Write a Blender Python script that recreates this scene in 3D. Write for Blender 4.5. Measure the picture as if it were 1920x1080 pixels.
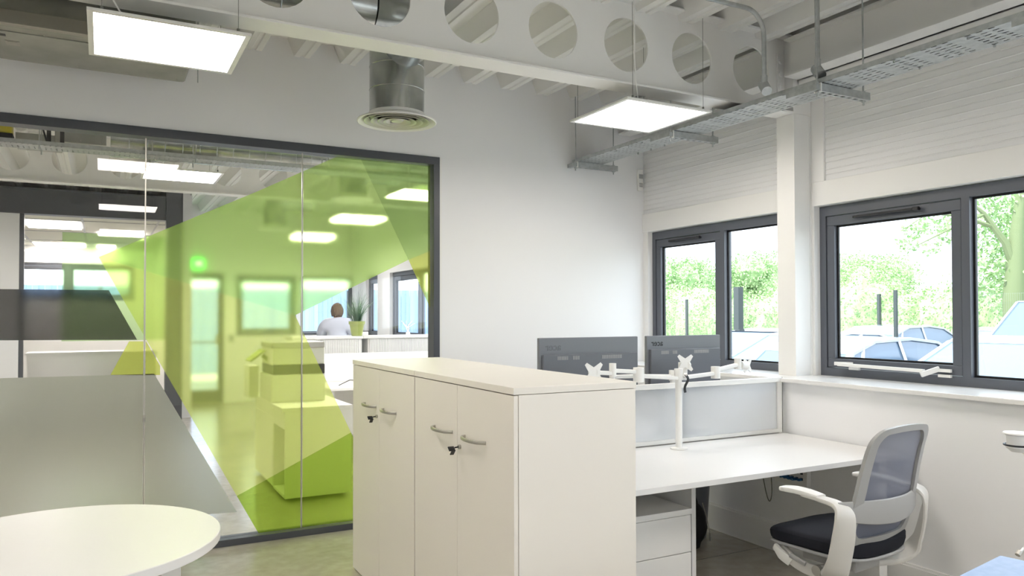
import bpy, bmesh, math, random
from mathutils import Vector, Matrix
random.seed(7)
PI = math.pi
for o in list(bpy.data.objects): bpy.data.objects.remove(o, do_unlink=True)
SC = bpy.context.scene
COL = SC.collection

# ------------------------------------------------------------------ camera
cam_d = bpy.data.cameras.new('camera'); cam = bpy.data.objects.new('camera', cam_d); COL.objects.link(cam)
FPX, CYP = 1433.02, 564.26
yaw, pitch, roll = math.radians(28.207), math.radians(1.0472), math.radians(-0.1009)
Fv = Vector((math.sin(yaw)*math.cos(pitch), math.cos(yaw)*math.cos(pitch), math.sin(pitch)))
Rv = Vector((math.cos(yaw), -math.sin(yaw), 0)); Uv = Rv.cross(Fv)
R2 = Rv*math.cos(roll)+Uv*math.sin(roll); U2 = -Rv*math.sin(roll)+Uv*math.cos(roll)
m = Matrix.Identity(4)
for i in range(3):
    m[i][0] = R2[i]; m[i][1] = U2[i]; m[i][2] = -Fv[i]
m[2][3] = 1.44
cam.matrix_world = m
cam_d.sensor_width = 36; cam_d.lens = FPX/1920*36; cam_d.shift_y = (CYP-540)/1920
cam_d.clip_start = 0.05; cam_d.clip_end = 300
SC.camera = cam
CAMP = Vector((0, 0, 1.44))
def ray(px, py): return R2*((px-960)/FPX) - U2*((py-CYP)/FPX) + Fv
def onY(px, py, y): d = ray(px, py); return CAMP + d*(y/d.y)
def onX(px, py, x): d = ray(px, py); return CAMP + d*(x/d.x)
def onD(px, py, dep): return CAMP + ray(px, py)*dep

# ------------------------------------------------------------------ world, sun, exposure
w = bpy.data.worlds.new('sky'); SC.world = w; w.use_nodes = True
wn = w.node_tree.nodes; wn['Background'].inputs[0].default_value = (0.80, 0.89, 1.0, 1); wn['Background'].inputs[1].default_value = 1.85
sd = bpy.data.lights.new('sun', 'SUN'); sd.energy = 3.3; sd.angle = 0.01; sd.color = (1, .95, .86)
so = bpy.data.objects.new('sun', sd); COL.objects.link(so)
so.rotation_euler = Vector((0.62, 0.0, -0.80)).to_track_quat('-Z', 'Y').to_euler()
SC.view_settings.view_transform = 'Standard'; SC.view_settings.look = 'None'
SC.view_settings.gamma = 1; SC.view_settings.use_curve_mapping = False
SC.view_settings.exposure = 1.28
PANEL_E = 8.5

# ------------------------------------------------------------------ materials
def lin(c): return c/12.92 if c <= .04045 else ((c+.055)/1.055)**2.4
def rgb(h):
    h = h.lstrip('#'); return tuple(lin(int(h[i:i+2], 16)/255) for i in (0, 2, 4))+(1,)
def mat(name, col, rough=.5, metal=0, spec=.5, bump=None, var=None, coat=0):
    mt = bpy.data.materials.new(name); mt.use_nodes = True; nt = mt.node_tree; b = nt.nodes['Principled BSDF']
    c = rgb(col) if isinstance(col, str) else col
    b.inputs['Base Color'].default_value = c; b.inputs['Roughness'].default_value = rough; b.inputs['Metallic'].default_value = metal
    b.inputs['Specular IOR Level'].default_value = spec
    if coat: b.inputs['Coat Weight'].default_value = coat
    tc = nt.nodes.new('ShaderNodeTexCoord')
    if var:     # (scale, second colour)
        n = nt.nodes.new('ShaderNodeTexNoise'); n.inputs['Scale'].default_value = var[0]; n.inputs['Detail'].default_value = 6
        mx = nt.nodes.new('ShaderNodeMix'); mx.data_type = 'RGBA'
        r = nt.nodes.new('ShaderNodeMapRange'); r.inputs[1].default_value = .35; r.inputs[2].default_value = .65
        nt.links.new(tc.outputs['Object'], n.inputs['Vector']); nt.links.new(n.outputs['Fac'], r.inputs[0])
        nt.links.new(r.outputs[0], mx.inputs[0]); mx.inputs[6].default_value = c; mx.inputs[7].default_value = rgb(var[1])
        nt.links.new(mx.outputs[2], b.inputs['Base Color'])
    if bump:    # (scale, strength)
        n = nt.nodes.new('ShaderNodeTexNoise'); n.inputs['Scale'].default_value = bump[0]; n.inputs['Detail'].default_value = 3
        bp = nt.nodes.new('ShaderNodeBump'); bp.inputs['Strength'].default_value = bump[1]; bp.inputs['Distance'].default_value = .002
        nt.links.new(tc.outputs['Object'], n.inputs['Vector']); nt.links.new(n.outputs['Fac'], bp.inputs['Height']); nt.links.new(bp.outputs[0], b.inputs['Normal'])
    return mt
def emit(name, col, s):
    mt = bpy.data.materials.new(name); mt.use_nodes = True; nt = mt.node_tree; nt.nodes.clear()
    e = nt.nodes.new('ShaderNodeEmission'); e.inputs[0].default_value = rgb(col); e.inputs[1].default_value = s
    o = nt.nodes.new('ShaderNodeOutputMaterial'); nt.links.new(e.outputs[0], o.inputs[0]); return mt
def glass(name, tint=(1, 1, 1, 1), refl=1.45, boost=0.0):
    mt = bpy.data.materials.new(name); mt.use_nodes = True; nt = mt.node_tree; nt.nodes.clear()
    o = nt.nodes.new('ShaderNodeOutputMaterial'); t = nt.nodes.new('ShaderNodeBsdfTransparent'); t.inputs[0].default_value = tint
    g = nt.nodes.new('ShaderNodeBsdfGlossy'); g.inputs['Roughness'].default_value = 0.0
    f = nt.nodes.new('ShaderNodeFresnel'); f.inputs[0].default_value = refl
    mx = nt.nodes.new('ShaderNodeMixShader'); ge = nt.nodes.new('ShaderNodeNewGeometry'); sb = nt.nodes.new('ShaderNodeMath'); sb.operation = 'SUBTRACT'; sb.inputs[0].default_value = 1; nt.links.new(ge.outputs['Backfacing'], sb.inputs[1])
    ml = nt.nodes.new('ShaderNodeMath'); ml.operation = 'MULTIPLY'; nt.links.new(f.outputs[0], ml.inputs[0]); nt.links.new(sb.outputs[0], ml.inputs[1]); nt.links.new(ml.outputs[0], mx.inputs[0])
    nt.links.new(t.outputs[0], mx.inputs[1]); nt.links.new(g.outputs[0], mx.inputs[2]); nt.links.new(mx.outputs[0], o.inputs[0]); return mt
def film(name, tint, rough, haze=.12, hazecol=None):
    """frosted coloured vinyl: rough transmission plus a little diffuse body"""
    mt = bpy.data.materials.new(name); mt.use_nodes = True; nt = mt.node_tree; nt.nodes.clear()
    o = nt.nodes.new('ShaderNodeOutputMaterial')
    r = nt.nodes.new('ShaderNodeBsdfRefraction'); r.inputs['Color'].default_value = tuple(math.sqrt(c) for c in tint[:3])+(1,); r.inputs['Roughness'].default_value = rough; r.inputs['IOR'].default_value = 1.12
    d = nt.nodes.new('ShaderNodeBsdfDiffuse'); d.inputs[0].default_value = hazecol or tint
    l = nt.nodes.new('ShaderNodeBsdfTranslucent'); l.inputs[0].default_value = hazecol or tint
    a = nt.nodes.new('ShaderNodeMixShader'); a.inputs[0].default_value = .5
    nt.links.new(d.outputs[0], a.inputs[1]); nt.links.new(l.outputs[0], a.inputs[2])
    mx = nt.nodes.new('ShaderNodeMixShader'); mx.inputs[0].default_value = haze
    nt.links.new(r.outputs[0], mx.inputs[1]); nt.links.new(a.outputs[0], mx.inputs[2]); nt.links.new(mx.outputs[0], o.inputs[0]); return mt
def leafmat(name, c1, c2):
    mt = mat(name, c1, .6, var=(3.0, c2)); return mt

M = {}
M['wall'] = mat('white_wall_paint', '#f3f3f3', .65)
M['clad'] = mat('white_cladding', '#eeeeee', .42)
M['trim'] = mat('white_trim_paint', '#f2f1ee', .4)
M['steelw'] = mat('white_painted_steel', '#f1f0ed', .45)
M['deck'] = mat('galvanised_white_deck', '#efeeea', .5, .0, bump=(60, .05))
M['lam'] = mat('white_laminate', '#f3f2ef', .38)
M['lamc'] = mat('cabinet_laminate', '#f1ece3', .4)
M['desk'] = mat('desk_laminate', '#ebeae8', .32)
M['sill'] = mat('sill_gloss', '#ecebe8', .22)
M['galv'] = mat('galvanised_steel', '#c3c6c6', .38, .7, bump=(90, .05), var=(30, '#b2b6b6'))
M['duct'] = mat('spiral_duct_steel', '#cdd0cf', .24, .92, var=(6, '#b0b4b3'))
M['alu'] = mat('aluminium', '#b9b6ae', .35, .8)
M['satin'] = mat('satin_grey_metal', '#cfccc4', .35, .35)
M['unit'] = mat('duct_unit_steel', '#b4b5ae', .42, .6, var=(4, '#a0a19a'))
M['dark'] = mat('anthracite_frame', '#4b4e54', .38)
M['frame'] = mat('grey_window_frame', '#5b5f67', .4)
M['black'] = mat('black_rubber', '#141416', .5)
M['mon'] = mat('monitor_plastic', '#777a80', .42)
M['mon2'] = mat('monitor_back_panel', '#66696f', .3)
M['blk'] = mat('black_plastic', '#1b1c20', .4)
M['wht'] = mat('white_plastic', '#efeeea', .35)
M['chairw'] = mat('pale_grey_plastic', '#dcdad5', .38)
M['chairg'] = mat('grey_plastic', '#a9a9a8', .42)
M['fabric'] = mat('seat_fabric', '#1e2028', .85, bump=(400, .3), spec=.3)
M['bag'] = mat('bag_nylon', '#101114', .7)
M['blue'] = mat('blue_plastic', '#1d5a86', .4)
M['bluetop'] = mat('pale_blue_laminate', '#8fa9d0', .4, var=(40, '#9db4d8'))
M['cable'] = mat('grey_cable', '#77776f', .5)
M['bincol'] = mat('grey_translucent_bin', '#6d7075', .3)
M['grass'] = mat('plant_blade', '#44674a', .6, var=(6, '#6f8f6c'))
M['pot'] = mat('green_pot', '#9fab5c', .5)
M['skin'] = mat('skin', '#c99a7c', .55)
M['hair'] = mat('fair_hair', '#5f4a30', .7, bump=(80, .5))
M['shirt'] = mat('pale_shirt', '#c9cedd', .8)
M['trouser'] = mat('dark_trousers', '#2c3040', .8)
M['glass'] = glass('clear_glass', refl=1.7)
M['wglass'] = glass('window_glass', (.96, .98, .98, 1), 1.4)
M['carw'] = mat('white_car_paint', '#bcc1c7', .25, coat=1)
M['carb'] = mat('black_car_paint', '#23252b', .2, coat=1)
M['carg'] = mat('beige_car_paint', '#b9ada0', .25, coat=1)
M['cars'] = mat('silver_car_paint', '#8d9298', .25, coat=1)
M['carglass'] = mat('car_window', '#566a80', .1, spec=1.0)
M['tyre'] = mat('tyre', '#1a1a1a', .8)
M['tarmac'] = mat('tarmac', '#b9b7b2', .9, var=(2, '#aaa8a3'))
M['dry'] = mat('dry_grass', '#b5ac84', .95, var=(1.2, '#8e9a63'))
M['leaf1'] = leafmat('hedge_leaf', '#7d9f66', '#a6c088')
M['wire'] = mat('mesh_wire', '#848e87', .6)
M['leaf2'] = leafmat('tree_leaf', '#86a971', '#afc996')
M['bark'] = mat('bark', '#6e7a58', .9, bump=(10, .6))
M['fence'] = mat('fence_green_grey', '#3d4445', .6)
M['bluewall'] = mat('blue_grey_cladding', '#8fa8c9', .55)
M['yel'] = mat('yellow_plastic', '#d8c82c', .5)
M['gcop'] = mat('copier_body', '#dcdcd2', .45)
M['panel'] = emit('light_panel', '#fff7ef', PANEL_E)
M['panel2'] = emit('light_panel_far', '#fffaf5', PANEL_E*1.5)
M['exit'] = emit('exit_green', '#28e04a', 2.0)
M['exitw'] = emit('exit_white', '#f2fff2', 2.6)
M['ceilt'] = mat('ceiling_tile', '#d8d8cc', .8)
M['concrete'] = None

def nn(nt, t, **k):
    n = nt.nodes.new(t)
    for a, b in k.items(): setattr(n, a, b)
    return n
def floor_mat():
    mt = bpy.data.materials.new('polished_concrete'); mt.use_nodes = True; nt = mt.node_tree; b = nt.nodes['Principled BSDF']
    tc = nn(nt, 'ShaderNodeTexCoord'); n1 = nn(nt, 'ShaderNodeTexNoise'); n1.inputs['Scale'].default_value = 1.3; n1.inputs['Detail'].default_value = 8; n1.inputs['Roughness'].default_value = .62
    n2 = nn(nt, 'ShaderNodeTexNoise'); n2.inputs['Scale'].default_value = 14; n2.inputs['Detail'].default_value = 6
    nt.links.new(tc.outputs['Object'], n1.inputs['Vector']); nt.links.new(tc.outputs['Object'], n2.inputs['Vector'])
    cr = nn(nt, 'ShaderNodeValToRGB'); cr.color_ramp.elements[0].position = .34; cr.color_ramp.elements[0].color = rgb('#9c968a')
    cr.color_ramp.elements[1].position = .68; cr.color_ramp.elements[1].color = rgb('#bdb7aa')
    mth = nn(nt, 'ShaderNodeMath', operation='MULTIPLY_ADD'); mth.inputs[1].default_value = .3
    nt.links.new(n2.outputs['Fac'], mth.inputs[0]); 
    m2 = nn(nt, 'ShaderNodeMath', operation='MULTIPLY'); m2.inputs[1].default_value = .7; nt.links.new(n1.outputs['Fac'], m2.inputs[0]); nt.links.new(m2.outputs[0], mth.inputs[2])
    nt.links.new(mth.outputs[0], cr.inputs[0])
    # saw-cut joints every 3 m along Y
    sp = nn(nt, 'ShaderNodeSeparateXYZ'); nt.links.new(tc.outputs['Object'], sp.inputs[0])
    prev = None
    for ax, off, per in (('Y', 0.46, 3.0), ('X', 1.6, 4.0)):
        a = nn(nt, 'ShaderNodeMath', operation='ADD'); a.inputs[1].default_value = 30-off; nt.links.new(sp.outputs[ax], a.inputs[0])
        d = nn(nt, 'ShaderNodeMath', operation='MODULO'); d.inputs[1].default_value = per; nt.links.new(a.outputs[0], d.inputs[0])
        l = nn(nt, 'ShaderNodeMath', operation='LESS_THAN'); l.inputs[1].default_value = .006; nt.links.new(d.outputs[0], l.inputs[0])
        if prev:
            mxx = nn(nt, 'ShaderNodeMath', operation='MAXIMUM'); nt.links.new(prev.outputs[0], mxx.inputs[0]); nt.links.new(l.outputs[0], mxx.inputs[1]); prev = mxx
        else: prev = l
    mx = nn(nt, 'ShaderNodeMix', data_type='RGBA'); nt.links.new(prev.outputs[0], mx.inputs[0]); nt.links.new(cr.outputs[0], mx.inputs[6]); mx.inputs[7].default_value = rgb('#3c3832')
    nt.links.new(mx.outputs[2], b.inputs['Base Color'])
    mr = nn(nt, 'ShaderNodeMapRange'); mr.inputs[3].default_value = .12; mr.inputs[4].default_value = .3; nt.links.new(n2.outputs['Fac'], mr.inputs[0]); nt.links.new(mr.outputs[0], b.inputs['Roughness'])
    return mt
M['concrete'] = floor_mat()
def tray_mat():
    mt = M['galv'].copy(); mt.name = 'perforated_tray'; nt = mt.node_tree; b = nt.nodes['Principled BSDF']; out = [n for n in nt.nodes if n.type == 'OUTPUT_MATERIAL'][0]
    b.inputs['Roughness'].default_value = .45
    tc = nn(nt, 'ShaderNodeTexCoord'); sp = nn(nt, 'ShaderNodeSeparateXYZ'); nt.links.new(tc.outputs['Object'], sp.inputs[0])
    def pulse(ax, per, lo):
        a = nn(nt, 'ShaderNodeMath', operation='ADD'); a.inputs[1].default_value = 40; nt.links.new(sp.outputs[ax], a.inputs[0])
        d = nn(nt, 'ShaderNodeMath', operation='MODULO'); d.inputs[1].default_value = per; nt.links.new(a.outputs[0], d.inputs[0])
        l = nn(nt, 'ShaderNodeMath', operation='LESS_THAN'); l.inputs[1].default_value = lo; nt.links.new(d.outputs[0], l.inputs[0]); return l
    p1 = pulse('X', .034, .009); p2 = pulse('Y', .05, .028); p3 = pulse('Y', .2, .13)
    q = nn(nt, 'ShaderNodeMath', operation='MULTIPLY'); nt.links.new(p1.outputs[0], q.inputs[0]); nt.links.new(p2.outputs[0], q.inputs[1])
    q2 = nn(nt, 'ShaderNodeMath', operation='MULTIPLY'); nt.links.new(q.outputs[0], q2.inputs[0]); nt.links.new(p3.outputs[0], q2.inputs[1])
    t = nn(nt, 'ShaderNodeBsdfTransparent'); mx = nn(nt, 'ShaderNodeMixShader')
    nt.links.new(q2.outputs[0], mx.inputs[0]); nt.links.new(b.outputs[0], mx.inputs[1]); nt.links.new(t.outputs[0], mx.inputs[2]); nt.links.new(mx.outputs[0], out.inputs[0])
    return mt
M['tray'] = tray_mat()
def meshfab():
    mt = mat('backrest_mesh_fabric', '#7c8090', .8, spec=.3); nt = mt.node_tree; b = nt.nodes['Principled BSDF']; out = [n for n in nt.nodes if n.type == 'OUTPUT_MATERIAL'][0]
    t = nn(nt, 'ShaderNodeBsdfTransparent'); mx = nn(nt, 'ShaderNodeMixShader'); mx.inputs[0].default_value = .12
    nt.links.new(b.outputs[0], mx.inputs[1]); nt.links.new(t.outputs[0], mx.inputs[2]); nt.links.new(mx.outputs[0], out.inputs[0]); return mt
M['mesh'] = meshfab()
F_G = film('green_film', (.80, 1.0, .48, 1), .19, .19, (.70, .93, .33, 1))
F_GD = film('deeper_green_film', (.64, .84, .38, 1), .18, .17, (.56, .78, .28, 1))
F_Y = film('yellow_green_film', (.92, 1.0, .50, 1), .16, .18, (.82, .93, .32, 1))
F_YD = film('olive_green_film', (.58, .78, .16, 1), .11, .14, (.46, .66, .08, 1))
F_YL = film('lime_film', (.82, .90, .34, 1), .16, .2, (.78, .84, .2, 1))
F_FR = film('frosted_grey_film', (.72, .74, .68, 1), .55, .30, (.56, .57, .50, 1))
F_DK = film('smoke_grey_film', (.20, .20, .195, 1), .22, .12, (.12, .12, .12, 1))
F_SC = film('frosted_screen', (.97, .98, .99, 1), .45, .45, (.85, .88, .92, 1))

# ------------------------------------------------------------------ mesh builder
class MB:
    def __init__(s): s.bm = bmesh.new(); s.sm = False
    def box(s, x0, x1, y0, y1, z0, z1, bev=0, seg=2):
        r = bmesh.ops.create_cube(s.bm, size=1); vs = r['verts']
        for v in vs:
            v.co = Vector(((x0+x1)/2+v.co.x*(x1-x0), (y0+y1)/2+v.co.y*(y1-y0), (z0+z1)/2+v.co.z*(z1-z0)))
        if bev:
            es = list({e for v in vs for e in v.link_edges})
            bmesh.ops.bevel(s.bm, geom=es, offset=bev, segments=seg, affect='EDGES', profile=.5)
        return s
    def obox(s, c, ax, ay, az, hx, hy, hz, bev=0):
        r = bmesh.ops.create_cube(s.bm, size=2); vs = r['verts']
        for v in vs: v.co = Vector(c)+Vector(ax)*v.co.x*hx+Vector(ay)*v.co.y*hy+Vector(az)*v.co.z*hz
        if bev:
            es = list({e for v in vs for e in v.link_edges}); bmesh.ops.bevel(s.bm, geom=es, offset=bev, segments=2, affect='EDGES', profile=.5)
        return s
    def bar(s, p, q, w, h=None):
        p, q = Vector(p), Vector(q); d = (q-p); L = d.length; d.normalize()
        u = d.cross(Vector((0, 0, 1)));
        if u.length < 1e-4: u = Vector((1, 0, 0))
        u.normalize(); v = u.cross(d); return s.obox((p+q)/2, d, u, v, L/2, w/2, (h or w)/2)
    def tube(s, pts, r, n=10, cap=True, closed=False):
        pts = [Vector(p) for p in pts]; rs = r if isinstance(r, (list, tuple)) else [r]*len(pts); rings = []
        prev = None
        for i, p in enumerate(pts):
            a = pts[i-1] if (i > 0 or closed) else p; b = pts[(i+1) % len(pts)] if (i < len(pts)-1 or closed) else p
            t = (b-a).normalized()
            if prev is None:
                u = t.cross(Vector((0, 0, 1)));
                if u.length < 1e-3: u = t.cross(Vector((1, 0, 0)))
            else: u = prev-t*prev.dot(t)
            u.normalize(); prev = u; v = t.cross(u)
            rings.append([s.bm.verts.new(p+(u*math.cos(2*PI*k/n)+v*math.sin(2*PI*k/n))*rs[i]) for k in range(n)])
        m = len(rings)
        for i in range(m if closed else m-1):
            A, B = rings[i], rings[(i+1) % m]
            for k in range(n): s.bm.faces.new((A[k], A[(k+1) % n], B[(k+1) % n], B[k]))
        if cap and not closed: s.bm.faces.new(rings[0][::-1]); s.bm.faces.new(rings[-1])
        s.sm = True; return s
    def cyl(s, p, q, r, n=20, r2=None): return s.tube([p, q], [r, r if r2 is None else r2], n)
    def lathe(s, prof, c=(0, 0, 0), n=40, axis='z'):
        rings = []
        for r, z in prof:
            rg = []
            for k in range(n):
                a = 2*PI*k/n; x, y = r*math.cos(a), r*math.sin(a)
                co = (x, y, z) if axis == 'z' else ((z, x, y) if axis == 'x' else (x, z, y))
                rg.append(s.bm.verts.new(Vector(co)+Vector(c)))
            rings.append(rg)
        for A, B in zip(rings, rings[1:]):
            for k in range(n): s.bm.faces.new((A[k], A[(k+1) % n], B[(k+1) % n], B[k]))
        if prof[0][0] > 1e-5: s.bm.faces.new(rings[0][::-1])
        if prof[-1][0] > 1e-5: s.bm.faces.new(rings[-1])
        s.sm = True; return s
    def prism(s, poly, f, a, b, bev=0):
        """poly of 2D points, f(u,v,w)->3D; extruded w from a to b"""
        A = [s.bm.verts.new(f(u, v, a)) for u, v in poly]; B = [s.bm.verts.new(f(u, v, b)) for u, v in poly]; n = len(poly)
        fs = [s.bm.faces.new(A[::-1]), s.bm.faces.new(B)]
        for k in range(n): fs.append(s.bm.faces.new((A[k], A[(k+1) % n], B[(k+1) % n], B[k])))
        if bev:
            es = list({e for q in fs for e in q.edges}); bmesh.ops.bevel(s.bm, geom=es, offset=bev, segments=2, affect='EDGES', profile=.5)
        return s
    def quad(s, *p): s.bm.faces.new([s.bm.verts.new(Vector(q)) for q in p]); return s
    def sweep(s, pts, W, T, side, sub=6):
        """rounded strap of width W (along side) and thickness T swept through smoothed points"""
        pts = [Vector(p) for p in pts]; n = len(pts)
        W = W if isinstance(W, (list, tuple)) else [W]*n; T = T if isinstance(T, (list, tuple)) else [T]*n; S = side if isinstance(side, list) else [side]*n
        P, WW, TT, SS = [], [], [], []
        for i in range(n-1):
            p0, p1, p2, p3 = pts[max(i-1, 0)], pts[i], pts[i+1], pts[min(i+2, n-1)]
            for k in range(sub+(i == n-2)):
                t = k/sub; P.append(.5*((2*p1)+(p2-p0)*t+(2*p0-5*p1+4*p2-p3)*t*t+(3*p1-p0-3*p2+p3)*t**3))
                WW.append(W[i]*(1-t)+W[i+1]*t); TT.append(T[i]*(1-t)+T[i+1]*t); SS.append(Vector(S[i])*(1-t)+Vector(S[i+1])*t)
        rings = []
        for i, p in enumerate(P):
            t = (P[min(i+1, len(P)-1)]-P[max(i-1, 0)]).normalized(); sd = SS[i]-t*SS[i].dot(t); sd.normalize(); nm = t.cross(sd)
            rg = []
            for k in range(12):
                a = 2*PI*k/12; c, q = math.cos(a), math.sin(a); e = .55
                rg.append(s.bm.verts.new(p+sd*(abs(c)**e*(1 if c > 0 else -1)*WW[i]/2)+nm*(abs(q)**e*(1 if q > 0 else -1)*TT[i]/2)))
            rings.append(rg)
        for A, B in zip(rings, rings[1:]):
            for k in range(12): s.bm.faces.new((A[k], A[(k+1) % 12], B[(k+1) % 12], B[k]))
        s.bm.faces.new(rings[0][::-1]); s.bm.faces.new(rings[-1]); s.sm = True; return s
    def build(s, name, mt, parent=None, kind=None, label=None, smooth=None):
        me = bpy.data.meshes.new(name); bmesh.ops.recalc_face_normals(s.bm, faces=s.bm.faces)
        off = wloc(parent) if parent else Vector()
        if parent:
            for v in s.bm.verts: v.co -= off
        s.bm.to_mesh(me); s.bm.free(); me.materials.append(mt)
        if (s.sm if smooth is None else smooth):
            me.shade_smooth()
            try: me.set_sharp_from_angle(angle=math.radians(38))
            except Exception: pass
        o = bpy.data.objects.new(name, me); COL.objects.link(o)
        if parent: o.parent = parent
        if kind: o['kind'] = kind
        if label: o['label'] = label
        return o
def wloc(o):
    v = Vector()
    while o: v += o.location; o = o.parent
    return v
def thing(name, loc, label, cat, group=None):
    o = bpy.data.objects.new(name, None); COL.objects.link(o); o.location = loc; o.empty_display_size = .05
    o['label'] = label; o['category'] = cat
    if group: o['group'] = group
    return o
def tag(o, label, cat, group=None, kind=None):
    o['label'] = label; o['category'] = cat
    if group: o['group'] = group
    if kind: o['kind'] = kind
    return o
def copy_tree(o, parent=None):
    c = o.copy(); COL.objects.link(c); c.parent = parent
    for ch in list(o.children): copy_tree(ch, c)
    return c
def struct(name, mb, mt, parent=None):
    o = mb.build(name, mt, parent)
    if not parent: o['kind'] = 'structure'
    return o
fXY = lambda z0=0: (lambda u, v, w: Vector((u, v, w)))
fXZ = lambda u, v, w: Vector((u, w, v))      # poly in XZ, extruded along Y
fYZ = lambda u, v, w: Vector((w, u, v))      # poly in YZ, extruded along X

YP = 5.07       # face of the glazed partition wall
YF = 13.4       # far gable wall
# ================================================================== STRUCTURE
struct('floor', MB().box(-4.2, 4.3, -3.2, 18.2, -.25, 0), M['concrete'])
# ceiling: trapezoidal steel deck, ribs running along Y
b = MB(); prof = []; x = 1.10-.306*17
top, bot = 3.25, 3.14
while x < 4.1:
    prof += [(x-.045, top), (x, bot), (x+.035, bot), (x+.04, bot+.008), (x+.06, bot+.008), (x+.065, bot), (x+.10, bot), (x+.145, top)]
    x += .306
poly = prof+[(prof[-1][0], 3.42), (prof[0][0], 3.42)]
b.prism(poly, fXZ, -3.2, 18.2)
struct('ceiling', b, M['deck'])
# partition wall
b = MB()
b.box(-4.2, 4.09, YP, YP+.12, 2.571, 3.3).box(2.128, 4.09, YP, YP+.12, 0, 2.571).box(-4.2, -1.62, YP, YP+.12, 0, 2.571)
struct('wall_back', b, M['wall'])
struct('wall_left', MB().box(-4.3, -4.1, -3.2, 18.2, 0, 3.3), M['wall'])
b = MB().box(-4.2, 4.3, -3.3, -3.1, 0, 1.06).box(-4.2, 4.3, -3.3, -3.1, 2.1, 3.3)
for a, c in ((-4.2, -3.0), (-1.3, 1.7), (3.4, 4.3)): b.box(a, c, -3.3, -3.1, 1.06, 2.1)
struct('wall_rear', b, M['wall'])
# far walls
b = MB(); D0, D1 = 1.16, 1.78
b.box(.98, D0, YF, YF+.15, 0, 3.3).box(D0, D1, YF, YF+.15, 2.14, 3.3).box(D1, 1.97, YF, YF+.15, 0, 3.3)
b.box(1.97, 3.95, YF, YF+.15, 2.12, 3.3).box(1.97, 3.95, YF, YF+.15, 0, 1.1).box(2.96, 3.03, YF, YF+.15, 1.1, 2.12).box(3.95, 4.09, YF, YF+.15, 0, 3.3)
struct('wall_far', b, M['wall'])
struct('wall_side', MB().box(.98, 1.12, 11.7, 18.0, 0, 3.3), M['wall'])
b = MB().box(-4.2, 1.1, 17.8, 17.95, 2.5, 3.3).box(-4.2, 1.1, 17.8, 17.95, 0, 1.75).box(-4.2, -1.9, 17.8, 17.95, 1.75, 2.5).box(.6, 1.1, 17.8, 17.95, 1.75, 2.5)
struct('wall_end', b, M['wall'])
# right wall lower part, upper part
XU = 3.95
b = MB().box(3.64, 4.09, -3.2, YP, 0, 1.033)
struct('wall_right', b, M['wall'])
# horizontal micro-rib cladding panels above the windows
def ribs(y0, y1, z0, z1, x):
    prof = [(4.09, z0)]; z = z0; 
    while z < z1-.05:
        prof += [(x, z), (x, z+.030), (x+.004, z+.032), (x+.004, z+.037), (x, z+.039), (x, z+.066), (x-.003, z+.068), (x-.003, z+.073), (x, z+.075)]; z += .076
    prof += [(x, z1), (4.09, z1)]
    b = MB(); b.prism(prof, fXZ, y0, y1); return b
struct('wall_right_cladding', ribs(-3.2, 3.27, 2.27, 3.3, 3.962), M['clad'])
struct('wall_right_cladding', ribs(3.49, YP, 2.27, 3.3, 3.962), M['clad'])
b = MB().box(3.945, 4.09, -3.2, 3.345, 2.12, 2.27, .003).box(3.945, 4.09, 3.255, 3.345, 2.27, 3.3, .003)
struct('trim_1', b, M['trim'])
struct('trim_2', MB().box(3.945, 4.09, 3.47, YP, 2.12, 2.27, .003), M['trim'])
struct('trim_3', MB().box(3.95, 4.09, 3.335, 3.50, 1.058, 3.3), M['trim'])
struct('trim_4', MB().box(3.955, 4.09, 5.005, YP, 1.058, 2.12), M['trim'])
# sill board
struct('trim_5', MB().box(3.60, 4.02, -3.2, YP, 1.033, 1.058, .004), M['sill'])
struct('baseboard_right', MB().box(3.62, 3.64, -3.2, YP, 0, .16).box(3.628, 3.64, -3.2, YP, .16, .172), M['trim'])
struct('baseboard_back', MB().box(2.14, 3.62, YP-.02, YP, 0, .16), M['trim'])
# wall of the room beyond, with windows
b = MB()
holes = [(5.9, 7.3), (7.6, 9.0), (9.35, 11.40), (12.0, 12.62)]
ys = 5.19
b.box(XU, 4.09, 5.19, YF, 2.1, 3.3).box(XU, 4.09, 5.19, YF, 0, 1.06)
for a, c in holes: b.box(XU, 4.09, ys, a, 1.06, 2.1); ys = c
b.box(XU, 4.09, ys, YF, 1.06, 2.1)
struct('wall_right_beyond', b, M['wall'])

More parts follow.
